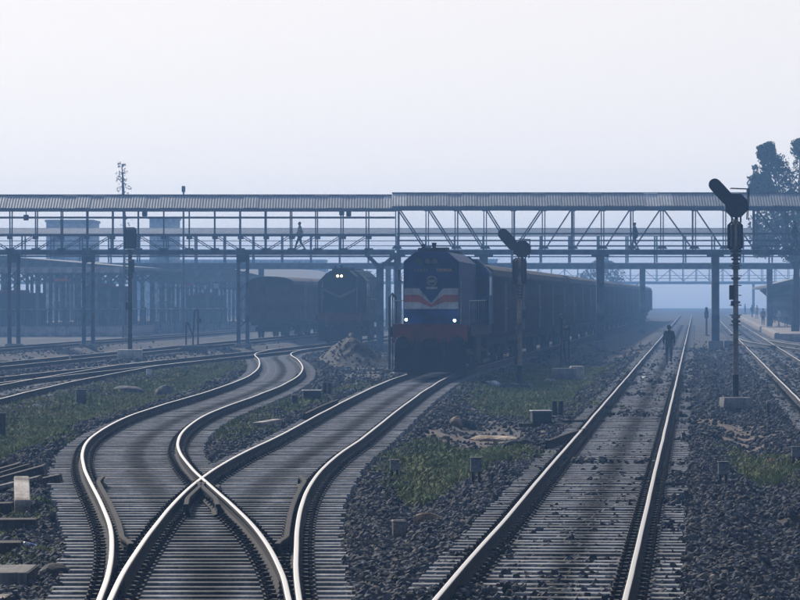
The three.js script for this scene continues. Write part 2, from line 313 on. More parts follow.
const sleeperVariants = Array.from({ length: 14 }, (_, i) => sleeperGeo(2.75, i + 3, [...seatStainShade, [0.09, 0.24, 0.8 + 0.15 * hash(i, 3)]]));
const plateGeo = (() => { const b = G(); b.box(0.40, 0.022, 0.19, 0, 0.008, 0); for (const s of [-1, 1]) { b.box(0.05, 0.05, 0.11, s * 0.105, 0.035, 0); b.cyl(0.021, 0.021, 0.11, s * 0.15, 0.045, 0.0, 6); b.rod([s * 0.09, 0.05, -0.06], [s * 0.17, 0.03, 0.06], 0.014, 0.014, 5); } return b.geo(); })();
const spots = (list, name, geo, m, parent) => { const im = new THREE.InstancedMesh(geo, m, list.length); list.forEach((q, i) => im.setMatrixAt(i, q)); im.name = parent === scene ? numbered(name) : name; im.userData.kind = 'stuff'; im.castShadow = im.receiveShadow = true; parent.add(im); return im; };
const place = (x, y, z, ry = 0, s = 1, rx = 0, rz = 0) => new THREE.Matrix4().compose(new THREE.Vector3(x, y, z), new THREE.Quaternion().setFromEuler(new THREE.Euler(rx, ry, rz)), typeof s === 'number' ? new THREE.Vector3(s, s, s) : new THREE.Vector3(...s));
const PITCH = 0.607, sleeperSpots = [];
function layTrack(label, f, a, b, o = {}) {
  const t = thing('railway_track', label, 'railway track', [0, 0, 0], 0, null, 'structure');
  addRail(t, f, -GAUGE / 2, o.ra ?? a, b, o.lowLeft ?? 0); addRail(t, f, GAUGE / 2, o.ra ?? a, b, o.lowRight ?? 0);
  const far = [], plates = [];
  let i = 0;
  for (let d = a; d < b; d += PITCH, i++) {
    const dd = d + (hash(i, 17) - 0.5) * 0.05, s = slopeOf(f, dd), x = f(dd) + (hash(i, 19) - 0.5) * 0.06, y = 0.30 + (hash(i, 23) - 0.5) * 0.012, ry = -Math.atan(s) + (hash(i, 29) - 0.5) * 0.012;
    sleeperSpots.push([dd, x, 1.4]);
    if (dd < (o.pieces ?? 0)) { const m = mesh('sleeper', sleeperVariants[(i * 5 + (hash(i, 31) * 14 | 0)) % 14], sleeperMat, t); m.position.set(x, y, -dd); m.rotation.y = ry; }
    else if (dd < (o.sleepersTo ?? b)) far.push(place(x, y, -dd, ry));
    if (dd < 150) for (const q of [-1, 1]) plates.push(place(f(dd) + q * GAUGE / 2, y, -dd, -Math.atan(s)));
  }
  if (far.length) spots(far, 'distant_sleepers', sleeperVariants[2], sleeperMat, t);
  if (plates.length) spots(plates, 'rail_fastenings', plateGeo, M.plate, t);
  return t;
}
layTrack('straight railway track with a man walking along it', mainX, 26, 620, { pieces: 135, sleepersTo: 420 });
layTrack('railway track running beside the low platform with people', offX(5.2), 60, 620, { sleepersTo: 420 });
const SPLIT = 69;
layTrack('winding loop track with bright rails joining the yard track', loopX, SPLIT, 216, { pieces: 140, ra: 24 });
layTrack('track curving from the crossing towards the blue locomotive', trainX, SPLIT, 540, { pieces: 140, ra: 24, lowLeft: 0.004, sleepersTo: 200 });
layTrack('yard track that the dark locomotive with lit lamps stands on', yardX, 70, 500, { sleepersTo: 330 });
layTrack('spur track leaving the yard track beside the weedy grass', spurX, 60, 180, { lowLeft: 0.003, lowRight: 0.003 });
layTrack('yard track passing behind the lone signal on the block', offX(-27.2), 80, 500, { sleepersTo: 330 });
layTrack('yard track next to the blue railing fence', offX(-36.6), 100, 500, { sleepersTo: 330 });
layTrack('short siding leaving the platform track towards the picture edge', sidingX, 150, 278, { lowLeft: 0.004, lowRight: 0.004 });
// the long sleepers under the turnout, its check rails and its crossing
{
  const t = thing('railway_turnout', 'long sleepers, check rails and crossing where two tracks part', 'turnout', [0, 0, 0], 0, null, 'structure');
  const plates = [];
  let i = 0;
  for (let d = 25; d < SPLIT - 0.2; d += PITCH, i++) {
    const l = loopX(d) - 1.45 + (hash(i, 41) - 0.5) * 0.09, r = trainX(d) + 1.42 + (hash(i, 43) - 0.5) * 0.09, c = (l + r) / 2, y = 0.30 + (hash(i, 47) - 0.5) * 0.012;
    const st = [[loopX(d) - 0.87, 0.34, 0.66], [loopX(d) + 0.87, 0.34, 0.66], [trainX(d) - 0.87, 0.34, 0.66], [trainX(d) + 0.87, 0.34, 0.66], [loopX(d) + 0.1, 0.30, 0.7], [trainX(d) + 0.05, 0.30, 0.7]].map(([x, w, k]) => [x - c, w, k]);  // seat bands mix grease and painted rail shade, middle bands are grease
    const m = mesh('long_sleeper', sleeperGeo(r - l, i + 100, st), sleeperMat, t); m.position.set(c, y, -d);
    sleeperSpots.push([d, c, (r - l) / 2 + 0.03]);
    for (const x of [loopX(d) - 0.8725, loopX(d) + 0.8725, trainX(d) - 0.8725, trainX(d) + 0.8725]) plates.push(place(x, y, -d, 0));
  }
  spots(plates, 'rail_fastenings', plateGeo, M.plate, t);
  const check = (f, off, a, b) => { // a check rail with flared ends
    const path = []; for (let d = a; d <= b + 0.01; d += 0.5) { const flare = 0.10 * sstep(1.6, 0, d - a) + 0.13 * sstep(2.4, 0, b - d); path.push([f(d) + off * GAUGE / 2 - off * (0.115 + flare), -d, 0.012]); }
    mesh('check_rail', sweep(railProfile, path, 0.302), M.rust, t);
  };
  check(loopX, -1, 45, 62.5); check(trainX, 1, 45, 62.5);
  const wing = (pts) => mesh('wing_rail', sweep(railProfile, pts, 0.31), M.rust, t);
  const fd = at(203, 479, RAIL), xd = -fd.z;
  wing(Array.from({ length: 14 }, (_, k) => { const d = xd - 1 - k * 0.5; return [loopX(d) + 0.8725 - 0.13 - 0.06 * sstep(9, 13, k), -d, 0]; }));
  wing(Array.from({ length: 14 }, (_, k) => { const d = xd - 1 - k * 0.5; return [trainX(d) - 0.8725 + 0.13 + 0.06 * sstep(9, 13, k), -d, 0]; }));
  G().rbox(0.5, 0.05, 1.1, fd.x, 0.33, fd.z, 0.015).mesh('crossing_plate', M.plate, t);
  const r2 = (pts) => mesh('guard_rail', sweep(railProfile, pts, 0.30), M.rust, t);
  r2([at(305, 413, RAIL), at(322, 405, RAIL), at(338, 399, RAIL)].map((v) => [v.x, v.z, 0]));
  r2([at(553, 440, RAIL), at(572, 433, RAIL), at(591, 427.5, RAIL)].map((v) => [v.x - 0.1, v.z, 0]));
}

// ---------------------------------------------------------------- ballast stones
{
  const stoneGeo = (seed) => { const g = new THREE.IcosahedronGeometry(1, 0), p = g.attributes.position, r = RNG(seed), map = {}; for (let i = 0; i < p.count; i++) { const k = [p.getX(i), p.getY(i), p.getZ(i)].map((v) => v.toFixed(3)).join(); const q = map[k] ??= [0.7 + 0.6 * r(), 0.55 + 0.45 * r(), 0.7 + 0.6 * r()]; p.setXYZ(i, p.getX(i) * q[0], p.getY(i) * q[1], p.getZ(i) * q[2]); } g.computeVertexNormals(); return g; };
  const geos = [stoneGeo(1), stoneGeo(2), stoneGeo(3)], lists = [[], [], []], cols = [[], [], []], r = RNG(2024), c = new THREE.Color();
  sleeperSpots.sort((a, b) => a[0] - b[0]);
  const bucket = {}; for (const s of sleeperSpots) (bucket[Math.floor(s[0])] ??= []).push(s);
  const onSleeper = (x, d) => { for (const k of [Math.floor(d) - 1, Math.floor(d), Math.floor(d) + 1]) for (const s of bucket[k] ?? []) if (Math.abs(d - s[0]) < 0.15 && Math.abs(x - s[1]) < s[2]) return true; return false; };
  const onCrib = (x, d) => Math.abs(x - loopX(d)) < 1.4 || Math.abs(x - trainX(d)) < 1.4; // stones in the sleeper gaps, coloured darker to paint in the shade
  for (let d = 33; d < 280; d += 0.25) {
    const half = d * 0.112 + 1.5, dens = 330 * Math.pow(40 / d, 1.75) * (1 - sstep(110, 280, d)), n = dens * half * 2 * 0.25;
    for (let i = 0; i < n; i++) {
      const x = (r() * 2 - 1) * half, dd = d + r() * 0.25, q = r(), q2 = r(), q3 = r();
      const [h, m] = bed(x, dd);
      let w = Math.max(m, 0.1 + 0.55 * sstep(0.42, 0.62, fbm(x * 0.6 + 3, dd * 0.3, 3)));
      if (x > mainX(dd) + 1.2 || (x > trainX(dd) + 1.2 && x < mainX(dd) - 1.2 && dd < 75)) w = Math.max(w, 0.8);
      w *= 1 - 0.88 * cover(grassPatches, x, -dd) * (1 - m * 0.6); w *= 1 - 0.97 * cover(dirtPatches, x, -dd) * clamp(fbm(x * 1.7 + 7, -dd * 0.9, 3) * 2.6 - 0.55, 0, 1);
      if (q > w) continue;
      let extra = 0;
      const tm = Math.abs(x - mainX(dd));
      if (onSleeper(x, dd)) {
        const cover3 = tm < 1.4 ? (fbm(x * 0.9 + 20, dd * 0.35 + 9, 3) - 0.66) * 5 + (tm > 1.0 && x > mainX(dd) ? 0.75 : 0) : -1;
        if (q2 > cover3 * 0.8) continue;
        extra = 0.30 - h + 0.015;
      } else if (tm < 1.4 && q2 > 0.5) continue;
      const sz = (0.022 + 0.03 * q3 * q3 + 0.01 * q3) * clamp(d / 95, 1, 1.5), k = (q * 97 | 0) % 3;
      lists[k].push(place(x, groundY(x, -dd) + extra + sz * (0.25 + 0.3 * q2), -dd, q * 20, [sz * (0.8 + q3 * 0.5), sz * (0.8 + 0.4 * q2), sz], q2 * 6, q3 * 6));
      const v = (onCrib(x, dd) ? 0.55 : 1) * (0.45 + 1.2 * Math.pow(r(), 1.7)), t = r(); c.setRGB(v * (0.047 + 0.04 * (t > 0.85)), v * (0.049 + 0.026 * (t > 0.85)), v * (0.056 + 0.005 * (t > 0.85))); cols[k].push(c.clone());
    }
  }
  const sm = mat([1, 1, 1], { rough: 0.85 });
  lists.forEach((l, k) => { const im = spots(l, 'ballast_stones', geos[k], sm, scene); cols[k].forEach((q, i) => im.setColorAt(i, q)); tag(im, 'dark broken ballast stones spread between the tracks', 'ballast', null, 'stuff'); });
  console.log('stones', lists.map((l) => l.length).join());
}
// ---------------------------------------------------------------- grass
{
  const tuft = (seed) => { const r = RNG(seed), P = []; for (let i = 0; i < 15; i++) { const a = r() * 6.28, d = r() * 0.10, h = 0.03 + 0.05 * r(), lean = 0.02 + 0.07 * r(), w = 0.006 + 0.006 * r(), x = Math.cos(a) * d, z = Math.sin(a) * d, b = r() * 6.28, bx = Math.cos(b), bz = Math.sin(b); P.push(x - bz * w, 0, z + bx * w, x + bz * w, 0, z - bx * w, x + bx * lean * 0.5 + bz * w * 0.7, h * 0.65, z + bz * lean * 0.5 - bx * w * 0.7, x + bx * lean * 0.5 + bz * w * 0.7, h * 0.65, z + bz * lean * 0.5 - bx * w * 0.7, x + bx * lean * 0.5 - bz * w * 0.7, h * 0.65, z + bz * lean * 0.5 + bx * w * 0.7, x - bz * w, 0, z + bx * w, x + bx * lean * 0.5 + bz * w * 0.7, h * 0.65, z + bz * lean * 0.5 - bx * w * 0.7, x + bx * lean, h, z + bz * lean, x + bx * lean * 0.5 - bz * w * 0.7, h * 0.65, z + bz * lean * 0.5 + bx * w * 0.7); }
    const g = new THREE.BufferGeometry(); g.setAttribute('position', new THREE.BufferAttribute(new Float32Array(P), 3)); g.computeVertexNormals(); return g; };
  const geos = [tuft(5), tuft(6)], lists = [[], []], cols = [[], []], r = RNG(99);
  for (const p of grassPatches) {
    const n = Math.min(24000, Math.round(p.rx * p.rz * 4 * 190));
    for (let i = 0; i < n; i++) {
      const x = p.x + (r() * 2 - 1) * p.rx * 1.5, z = p.z0 + (r() * 2 - 1) * p.rz * 1.5, d = -z, [, m] = bed(x, d), q = r(), q2 = r();
      if (q > cover(grassPatches, x, z) * (1 - m * 0.85) * 1.3 * (0.25 + 1.1 * fbm(x * 1.2, z * 0.7, 3))) continue;
      const k = q2 > 0.5 ? 1 : 0; lists[k].push(place(x, groundY(x, z) - 0.01, z, q2 * 30, 0.7 + 1.1 * q2 + 0.5 * r()));
      const t = fbm(x * 0.9 + 60, z * 0.5, 3) + (r() - 0.5) * 0.35, c = new THREE.Color().setRGB(lerp(0.07, 0.20, t), lerp(0.125, 0.185, t), lerp(0.03, 0.065, t)); cols[k].push(c);
    }
  }
  const gm = mat([1, 1, 1], { rough: 0.85 });
  lists.forEach((l, k) => { const im = spots(l, 'grass', geos[k], gm, scene); cols[k].forEach((q, i) => im.setColorAt(i, q)); tag(im, 'short dull green grass and weeds between the tracks', 'grass', null, 'stuff'); });
  console.log('tufts', lists.map((l) => l.length).join());
}

// ---------------------------------------------------------------- footbridges
const BZ = -238, BP = FOCAL / 238, bx = (x) => (x - 400) / BP, by = (y) => EYE + (HORIZON - y) / BP;
function corrugated(w, run, rise, period = 0.166, amp = 0.008) { // a sheet along x, sloping from the eave (z = 0) up to the ridge (z = -run)
  const n = Math.round(w / period) * 4, P = [], L = Math.hypot(run, rise), ny = run / L, nz = rise / L;
  const pt = (i, t, s) => { const u = i / n * w - w / 2, c = Math.sin(i * Math.PI / 2) * amp + s; return [u, rise * t + c * ny, -run * t + c * nz]; };
  for (let i = 0; i < n; i++) for (const s of [0, -0.004]) P.push(...pt(i, 0, s), ...pt(i + 1, 0, s), ...pt(i + 1, 1, s), ...pt(i, 0, s), ...pt(i + 1, 1, s), ...pt(i, 1, s));
  const g = new THREE.BufferGeometry(); g.setAttribute('position', new THREE.BufferAttribute(new Float32Array(P), 3)); g.computeVertexNormals(); return metricUV(g);
}
const sheetW = 0.83, sheetGeo = corrugated(sheetW, 1.75, 0.8);
function roof(t, x0, x1, eave, pale = []) {
  const r = part('roof', t), n = Math.round((x1 - x0) / sheetW), tilt = RNG(n);
  for (let i = 0; i < n; i++) {
    const x = x0 + (i + 0.5) * sheetW, k = tilt() * 0.03;
    for (const s of [1, -1]) { const m = mesh('roof_sheet', sheetGeo, pale.some(([a, b]) => x > a && x < b) ? M.bridgeRoofPale : M.bridgeRoof, r); m.position.set(x, eave + k * 0.6 + (i % 2) * 0.012, s * 1.8); if (s < 0) m.rotation.y = Math.PI; }
  }
  G().bar([x0, eave + 0.84, 0], [x1, eave + 0.84, 0], 0.24, 0.05).mesh('ridge_cap', M.bridgeRoof, r);
  for (const s of [1, -1]) G().bar([x0, eave - 0.06, s * 1.72], [x1, eave - 0.06, s * 1.72], 0.09, 0.12).mesh('eave_beam', M.bridgeBlue, t);
}
{ // left half: low lattice girder with slender posts
  const t = thing('footbridge', 'lattice girder half of the roofed footbridge, with low diagonals and slender posts', 'footbridge', [0, 0, BZ]);
  const x0 = -30, x1 = bx(395), eave = by(209), F = 1.5;
  roof(t, x0, x1, eave, [[bx(389), bx(396)]]);
  G().box(x1 - x0, 0.10, 3.0, (x0 + x1) / 2, by(251.5), 0).mesh('deck', M.deck, t);
  for (const s of [1, -1]) {
    G().box(x1 - x0, 0.22, 0.12, (x0 + x1) / 2, by(252.6) - 0.02, s * F).mesh('bottom_chord', M.bridgeBlue, t);
    G().box(x1 - x0, 0.10, 0.10, (x0 + x1) / 2, by(235), s * F).mesh('top_chord', M.bridgeBlue, t);
    G().box(x1 - x0, 0.06, 0.06, (x0 + x1) / 2, by(217.6), s * F).mesh('handrail', M.bridgeBlue, t);
    if (s < 0) for (const y of [240.5, 245.5]) G().box(x1 - x0, 0.04, 0.04, (x0 + x1) / 2, by(y), s * F).mesh('rail', M.bridgeBlue, t);
    const posts = []; for (let i = 0; ; i++) { const x = bx(369) - i * 1.515 + (s < 0 ? -0.18 : 0); if (x < x0 + 0.3) break; posts.push(x); }
    posts.forEach((x, i) => {
      G().bar([x, by(251), s * F], [x, eave - 0.02, s * (F + 0.16)], 0.075).mesh('post', M.bridgeBlue, t);
      if (s > 0) {
        const up = Math.floor((i + 1) / 5) % 2 === 0 ? 1 : -1, a = x - 1.515, A = up > 0 ? [a + 0.16, by(249.5)] : [a + 0.05, by(236)], B = up > 0 ? [x - 0.06, by(236)] : [x - 0.16, by(249.5)];
        for (const o of [0, 0.19]) G().bar([A[0] + o - 0.1, A[1], F + 0.002], [B[0] + o - 0.1, B[1], F + 0.002], 0.06, 0.05).mesh('diagonal', M.bridgeBlue, t);
        G().box(0.34, 0.2, 0.02, x, by(238), F + 0.066).mesh('gusset_plate', M.bridgeBlue, t); G().box(0.5, 0.24, 0.02, x, by(250.4), F + 0.075).mesh('gusset_plate', M.bridgeBlue, t);
      }
    });
  }
  G().box(x1 - x0, 0.05, 0.05, (x0 + x1) / 2, by(256), 0.4).mesh('service_pipe', M.galv, t);
  const lamp = (x, y) => { const b = G(); b.rbox(0.3, 0.34, 0.3, bx(x), by(y), 1.2, 0.05); b.bar([bx(x), by(y) + 0.1, 1.2], [bx(x), eave, 1.2], 0.05); b.mesh('speaker_horn', M.bridgeBlue, t); };
  lamp(342, 213); lamp(349, 214); lamp(28, 218); lamp(146, 214);
  for (const [px, w] of [[88.5, 9], [243, 9], [14, 9]]) {
    const c = part('column', t), X = bx(px);
    for (const s of [-1, 1]) { G().box(0.2, by(254) - 1.2, 0.26, X + s * w / 2 / BP, (by(254) + 1.2) / 2, 0).mesh('column_leg', M.bridgeBlue, c); G().box(0.23, 0.9, 0.3, X + s * w / 2 / BP, 0.9, 0).mesh('painted_foot', M.blueBase, c); }
    for (let y = 1.4; y < 5.4; y += 0.75) G().bar([X - w / 2 / BP, y, 0.02], [X + w / 2 / BP, y + 0.5, 0.02], 0.05).mesh('lacing', M.bridgeBlue, c);
    G().box(w / BP + 0.24, 0.5, 0.3, X, by(256.5) - 0.1, 0).mesh('cap_plate', M.bridgeBlue, c);
    G().rbox(1.0, 0.55, 0.9, X, 0.2, 0, 0.04).mesh('footing', M.concrete, c);
  }
  { const c = part('strut_column', t), X = bx(380);
    G().bar([bx(366), by(254), 0], [X, by(268), 0], 0.3, 0.24).bar([bx(397), by(254), 0.01], [X, by(268), 0.01], 0.3, 0.24).mesh('strut', M.bridgeBlue, c);
    G().box(0.44, by(268), 0.44, X, by(268) / 2, 0).mesh('column_leg', M.bridgeBlue, c); G().box(1.1, 0.24, 0.24, bx(391), by(264), 0).mesh('tie_beam', M.bridgeBlue, c); }
}
{ // right half: full-height truss
  const t = thing('footbridge', 'full-height truss half of the roofed footbridge crossing above the long freight train', 'footbridge', [0, 0, BZ + 0.25]);
  const x0 = bx(397), x1 = 34, eave = by(207), F = 1.55;
  roof(t, x0 - 0.3, x1, eave, [[bx(397), bx(412)], [bx(648), bx(666)]]);
  G().box(x1 - x0, 0.10, 3.0, (x0 + x1) / 2, by(251.2), 0).mesh('deck', M.deck, t);
  const posts = [397, 427, 456, 484.5, 512.5, 542.5, 571.5, 601, 630, 660, 692, 722, 753, 784, 815, 846, 877, 908, 938].map(bx);
  for (const s of [1, -1]) {
    G().box(x1 - x0, 0.24, 0.14, (x0 + x1) / 2, by(252) - 0.03, s * F).mesh('bottom_chord', M.bridgeBlue, t);
    G().box(x1 - x0, 0.12, 0.14, (x0 + x1) / 2, by(208.2) - 0.06, s * F).mesh('top_chord', M.bridgeBlue, t);
    for (const y of [233.8, 240.6, 246]) G().box(x1 - x0, 0.05, 0.05, (x0 + x1) / 2, by(y), s * (F - 0.12)).mesh('handrail', M.bridgeBlue, t);
    posts.forEach((x, i) => {
      const xx = x + (s < 0 ? 0.12 : 0);
      if (s > 0) for (const o of [-0.075, 0.075]) G().box(0.06, by(209) - by(250.5), 0.1, xx + o, (by(209) + by(250.5)) / 2, s * F).mesh('post', M.bridgeBlue, t);
      else if (i % 2 === 0) G().box(0.08, by(209) - by(250.5), 0.1, xx, (by(209) + by(250.5)) / 2, s * F).mesh('post', M.bridgeBlue, t);
      if (s > 0) {
        G().ext([[-0.32, 0], [0.32, 0], [0.16, 0.22], [-0.16, 0.22]], 0.02, x, by(251) + 0.1, F + 0.072).mesh('gusset_plate', M.bridgeBlue, t);
        G().ext([[-0.16, 0], [0.16, 0], [0.3, 0.2], [-0.3, 0.2]], 0.02, x, by(212), F + 0.074).mesh('gusset_plate', M.bridgeBlue, t);
        if (i < posts.length - 1) { const down = (i < 4) || (i >= 9 && i < 13) || i >= 17, a = down ? [x + 0.1, by(210)] : [x + 0.12, by(249)], b = down ? [posts[i + 1] - 0.12, by(249)] : [posts[i + 1] - 0.1, by(210)];
          const two = i < 5; for (const o of two ? [-0.07, 0.07] : [0]) G().bar([a[0] + o, a[1], F - 0.002], [b[0] + o, b[1], F - 0.002], two ? 0.05 : 0.11, 0.08).mesh('diagonal', M.bridgeBlue, t); }
      }
    });
  }
  for (const [px, w] of [[397.5, 0.42], [600, 0.46], [715, 0.44], [484, 0.5]]) {
    const c = part('column', t), X = bx(px), z = px === 484 ? -1.3 : 0;
    G().box(w, by(254.5) - 2.2, w, X, (by(254.5) + 2.2) / 2, z).mesh('column_leg', M.bridgeBlue, c);
    G().box(w + 0.02, 1.6, w + 0.02, X, 1.4, z).mesh('painted_foot', M.blueBase, c);
    G().box(w * 2.2, 0.14, w * 1.6, X, by(254.5) - 0.07, z).mesh('cap_plate', M.bridgeBlue, c);
    G().rbox(0.9, 0.75, 0.9, X, 0.28, z, 0.04).mesh('footing', M.concrete, c);
    if (px === 715) G().rbox(0.8, 0.75, 0.6, X + 0.95, 0.28, z - 0.6, 0.04).mesh('footing', M.concrete, c);
  }
}
function farBridge(d, label, lattice) { // two more roofed bridges further down the line
  const t = thing('footbridge', label, 'footbridge', [0, 0, -d]), W = 0.13 * d;
  const Y = [6.0, 6.4, 8.9, 9.55];
  G().box(2 * W, 0.55, 3.2, 0, 6.05, 0).mesh('deck', M.bridgeBlue, t);
  G().ext([[-1.8, 8.75], [1.8, 8.75], [0, 9.5]], 2 * W, -W, 0, 0, Math.PI / 2).mesh('roof', M.bridgeRoof, t);
  for (const s of [1, -1]) {
    for (const y of [6.9, 7.5]) G().box(2 * W, 0.08, 0.08, 0, y, s * 1.5).mesh('handrail', M.bridgeBlue, t);
    const step = 2.6; for (let x = -W, i = 0; x < W; x += step, i++) { G().box(0.14, 2.4, 0.14, x, 7.55, s * 1.5).mesh('post', M.bridgeBlue, t); if (lattice && s > 0) G().bar(i % 2 ? [x, 6.4, 1.5] : [x, 8.7, 1.5], i % 2 ? [x + step, 8.7, 1.5] : [x + step, 6.4, 1.5], 0.16, 0.12).mesh('diagonal', M.bridgeBlue, t); }
  }
  for (let x = -W; x < W; x += 11.5) { const m = mainX(d); if ([m, m + 5.2, m - 6.5].some((q) => Math.abs(q - x) < 2.2)) continue; G().box(0.5, 5.8, 0.5, x, 2.9, 0).mesh('column', M.bridgeBlue, t); }
}
farBridge(362, 'second roofed footbridge seen through the first one', false);
farBridge(790, 'third footbridge with zigzag bracing faint in the smoke', true);

// ---------------------------------------------------------------- locomotives
const font = await new FontLoader().loadAsync('fonts/droid/droid_sans_bold.typeface.json');
const lettering = (s, size, x, y, z, m, parent, name = 'lettering') => { const g = new TextGeometry(s, { font, size, depth: 0.012, curveSegments: 3 }); g.computeBoundingBox(); g.translate(-(g.boundingBox.max.x + g.boundingBox.min.x) / 2, 0, 0); return mesh(name, metricUV(flat(g).translate(x, y, z)), m, parent); };
function hoodShape(w, y0, shoulder, top) { return [[-w / 2, y0], [w / 2, y0], [w / 2, shoulder], [w * 0.29, top], [-w * 0.29, top], [-w / 2, shoulder]]; }
function bogie(parent, z) {
  const b = part('bogie', parent);
  G().box(2.3, 0.34, 3.9, 0, 0.72, z).box(0.2, 0.3, 4.2, -1.12, 0.66, z).box(0.2, 0.3, 4.2, 1.12, 0.66, z).mesh('bogie_frame', M.under, b);
  for (const dz of [-1.6, 0, 1.6]) { const w = G(); for (const s of [-1, 1]) w.cyl(0.54, 0.54, 0.13, s * 0.87, 0.545, z + dz, 18, 0, 0, Math.PI / 2); w.cyl(0.09, 0.09, 1.9, 0, 0.545, z + dz, 8, 0, 0, Math.PI / 2); w.mesh('wheelset', M.under, b); G().box(0.12, 0.3, 0.36, 1.26, 0.56, z + dz).box(0.12, 0.3, 0.36, -1.26, 0.56, z + dz).mesh('axle_box', M.under, b); }
}
function locomotive(name, label, pos, turn, o) { // local z: front at 0, the rest behind; y from the rail top
  const t = thing(name, label, 'locomotive', pos, turn), L = 16.6, P = o.paint;
  G().box(2.85, 0.34, L - 0.5, 0, 1.55, -L / 2).mesh('underframe', M.under, t);
  G().rbox(2.62, 0.66, 0.16, 0, 1.5, -0.1, 0.02).box(2.62, 0.06, 0.5, 0, 1.8, -0.28).mesh('buffer_beam', M.beamRed, t);
  for (const s of [-1, 1]) { const b = part('buffer', t); G().cyl(0.14, 0.14, 0.42, s * 0.98, 1.18, 0.16, 14, Math.PI / 2).mesh('buffer_sleeve', M.under, b); G().cyl(0.235, 0.22, 0.06, s * 0.98, 1.18, 0.4, 22, Math.PI / 2).mesh('buffer_head', M.under, b); }
  { const c = part('coupler', t); G().rbox(0.34, 0.42, 0.5, 0, 1.12, 0.2, 0.06).rbox(0.52, 0.3, 0.2, 0, 1.12, 0.36, 0.06).mesh('coupler_head', M.under, c); G().rod([-0.45, 1.3, 0.02], [-0.5, 0.55, 0.16], 0.045).rod([0.45, 1.3, 0.02], [0.5, 0.55, 0.16], 0.045).mesh('brake_hose', M.blackPaint, c); }
  const cg = G(); for (let i = 0; i < 9; i++) { const x = -1.2 + i * 0.3; cg.bar([x, 1.15, -0.06], [x * 1.02, 0.2, 0.1], 0.07, 0.05); } cg.box(2.55, 0.12, 0.1, 0, 0.2, 0.1).box(2.5, 0.1, 0.08, 0, 0.7, 0.02).box(2.5, 0.75, 0.03, 0, 0.62, -0.12); cg.mesh('rail_guard', M.under, t);
  bogie(t, -3.6); bogie(t, -L + 3.6);
  G().rbox(2.6, 0.95, 3.6, 0, 0.88, -L / 2, 0.15).mesh('fuel_tank', M.under, t);
  G().box(2.62, 0.66, 0.16, 0, 1.5, -L + 0.1).mesh('buffer_beam', M.beamRed, t);
  // hoods and cab; o.cab = how far behind the front the cab begins
  const hood = (z0, z1, nm) => { const h = G().ext(hoodShape(1.92, 1.82, 4.02, 4.36), z0 - z1, 0, 0, z1, 0, 0.02).mesh(nm, P, t); return h; };
  const cabA = -o.cab, cabB = cabA - 2.9, front = hood(-0.55, cabA + 0.02, 'front_hood');
  hood(cabB - 0.02, -L + 0.6, 'rear_hood');
  const cab = part('cab', t);
  G().ext([[-1.44, 1.74], [1.44, 1.74], [1.44, 3.72], [0.95, 4.22], [-0.95, 4.22], [-1.44, 3.72]], cabA - cabB, 0, 0, cabB, 0, 0.02).mesh('cab_body', P, cab);
  for (const z of [cabA + 0.026, cabB - 0.026]) for (const s of [-1, 1]) { G().rbox(0.34, 0.72, 0.03, s * 1.21, 3.2, z, 0.012).mesh('window', M.glassDark, cab); }
  for (const s of [-1, 1]) { G().rbox(0.03, 0.75, 0.8, s * 1.452, 3.2, (cabA + cabB) / 2 + 0.6, 0.012).mesh('window', M.glassDark, cab); G().rbox(0.03, 0.75, 0.8, s * 1.452, 3.2, (cabA + cabB) / 2 - 0.6, 0.012).mesh('window', M.glassDark, cab); }
  G().box(0.05, 2.0, 0.07, 1.47, 2.75, cabA - 0.05).box(0.05, 2.0, 0.07, 1.47, 2.75, cabB + 0.05).bar([1.47, 3.75, cabA - 0.03], [1.0, 4.24, cabA - 0.03], 0.05).mesh('cab_edge_trim', M.creamStripe, cab);
  // side doors of the hood, grille, walkway, handrails
  for (const s of [-1, 1]) for (let k = 0; k < 9; k++) { const z = (o.cab > 6 ? -1.6 : cabB - 1) - k * 1.15; G().rbox(0.03, 1.55, 0.98, s * 0.985, 2.75, z, 0.01).mesh('hood_door', P, t); }
  for (const s of [-1, 1]) { const h = G(), zs = o.cab > 6 ? [-0.3, cabA] : [cabB, -L + 0.4]; for (let k = 0; k <= 8; k++) { const z = lerp(zs[0], zs[1], k / 8); h.rod([s * 1.36, 1.72, z], [s * 1.36, 2.65, z], 0.018, 0.018, 6); } h.rod([s * 1.36, 2.65, zs[0]], [s * 1.36, 2.65, zs[1]], 0.018, 0.018, 6); h.mesh('handrail', M.creamStripe, t); }
  G().rod([-1.06, 1.85, -0.4], [-1.06, 3.35, -0.4], 0.022, 0.022, 6).rod([-1.06, 3.35, -0.4], [-1.06, 3.5, -0.58], 0.022, 0.022, 6).rod([1.06, 1.85, -0.4], [1.06, 3.35, -0.4], 0.022, 0.022, 6).mesh('grab_rail', M.creamStripe, t);
  G().rod([-0.98, 3.3, -0.45], [-1.13, 3.38, -0.35], 0.02, 0.02, 6).rod([-1.13, 3.38, -0.35], [-1.13, 3.72, -0.35], 0.02, 0.02, 6).rod([-1.13, 3.72, -0.35], [-0.98, 3.8, -0.45], 0.02, 0.02, 6).mesh('grab_rail', M.blackPaint, t);
  // roof gear
  const rg = G().rbox(1.0, 0.16, 1.4, 0, 4.44, -1.6, 0.04).box(0.5, 0.28, 1.2, 0, 4.46, -7).box(0.9, 0.2, 2.2, 0, 4.42, -11.5); rg.cyl(0.05, 0.09, 0.3, 0.08, 4.55, -0.9, 10).cyl(0.05, 0.08, 0.3, -0.3, 4.5, -1.0, 10); rg.mesh('roof_vents', M.under, t);
  if (o.roofHighlight) G().bar([0.66, 4.4, -3.5], [0.66, 4.4, -15.9], 0.12, 0.05).mesh('roof_edge_highlight', M.creamStripe, t);  // pale bar standing in for the highlight along the hood roof edge
  const z = -0.525; // just ahead of the front of the hood
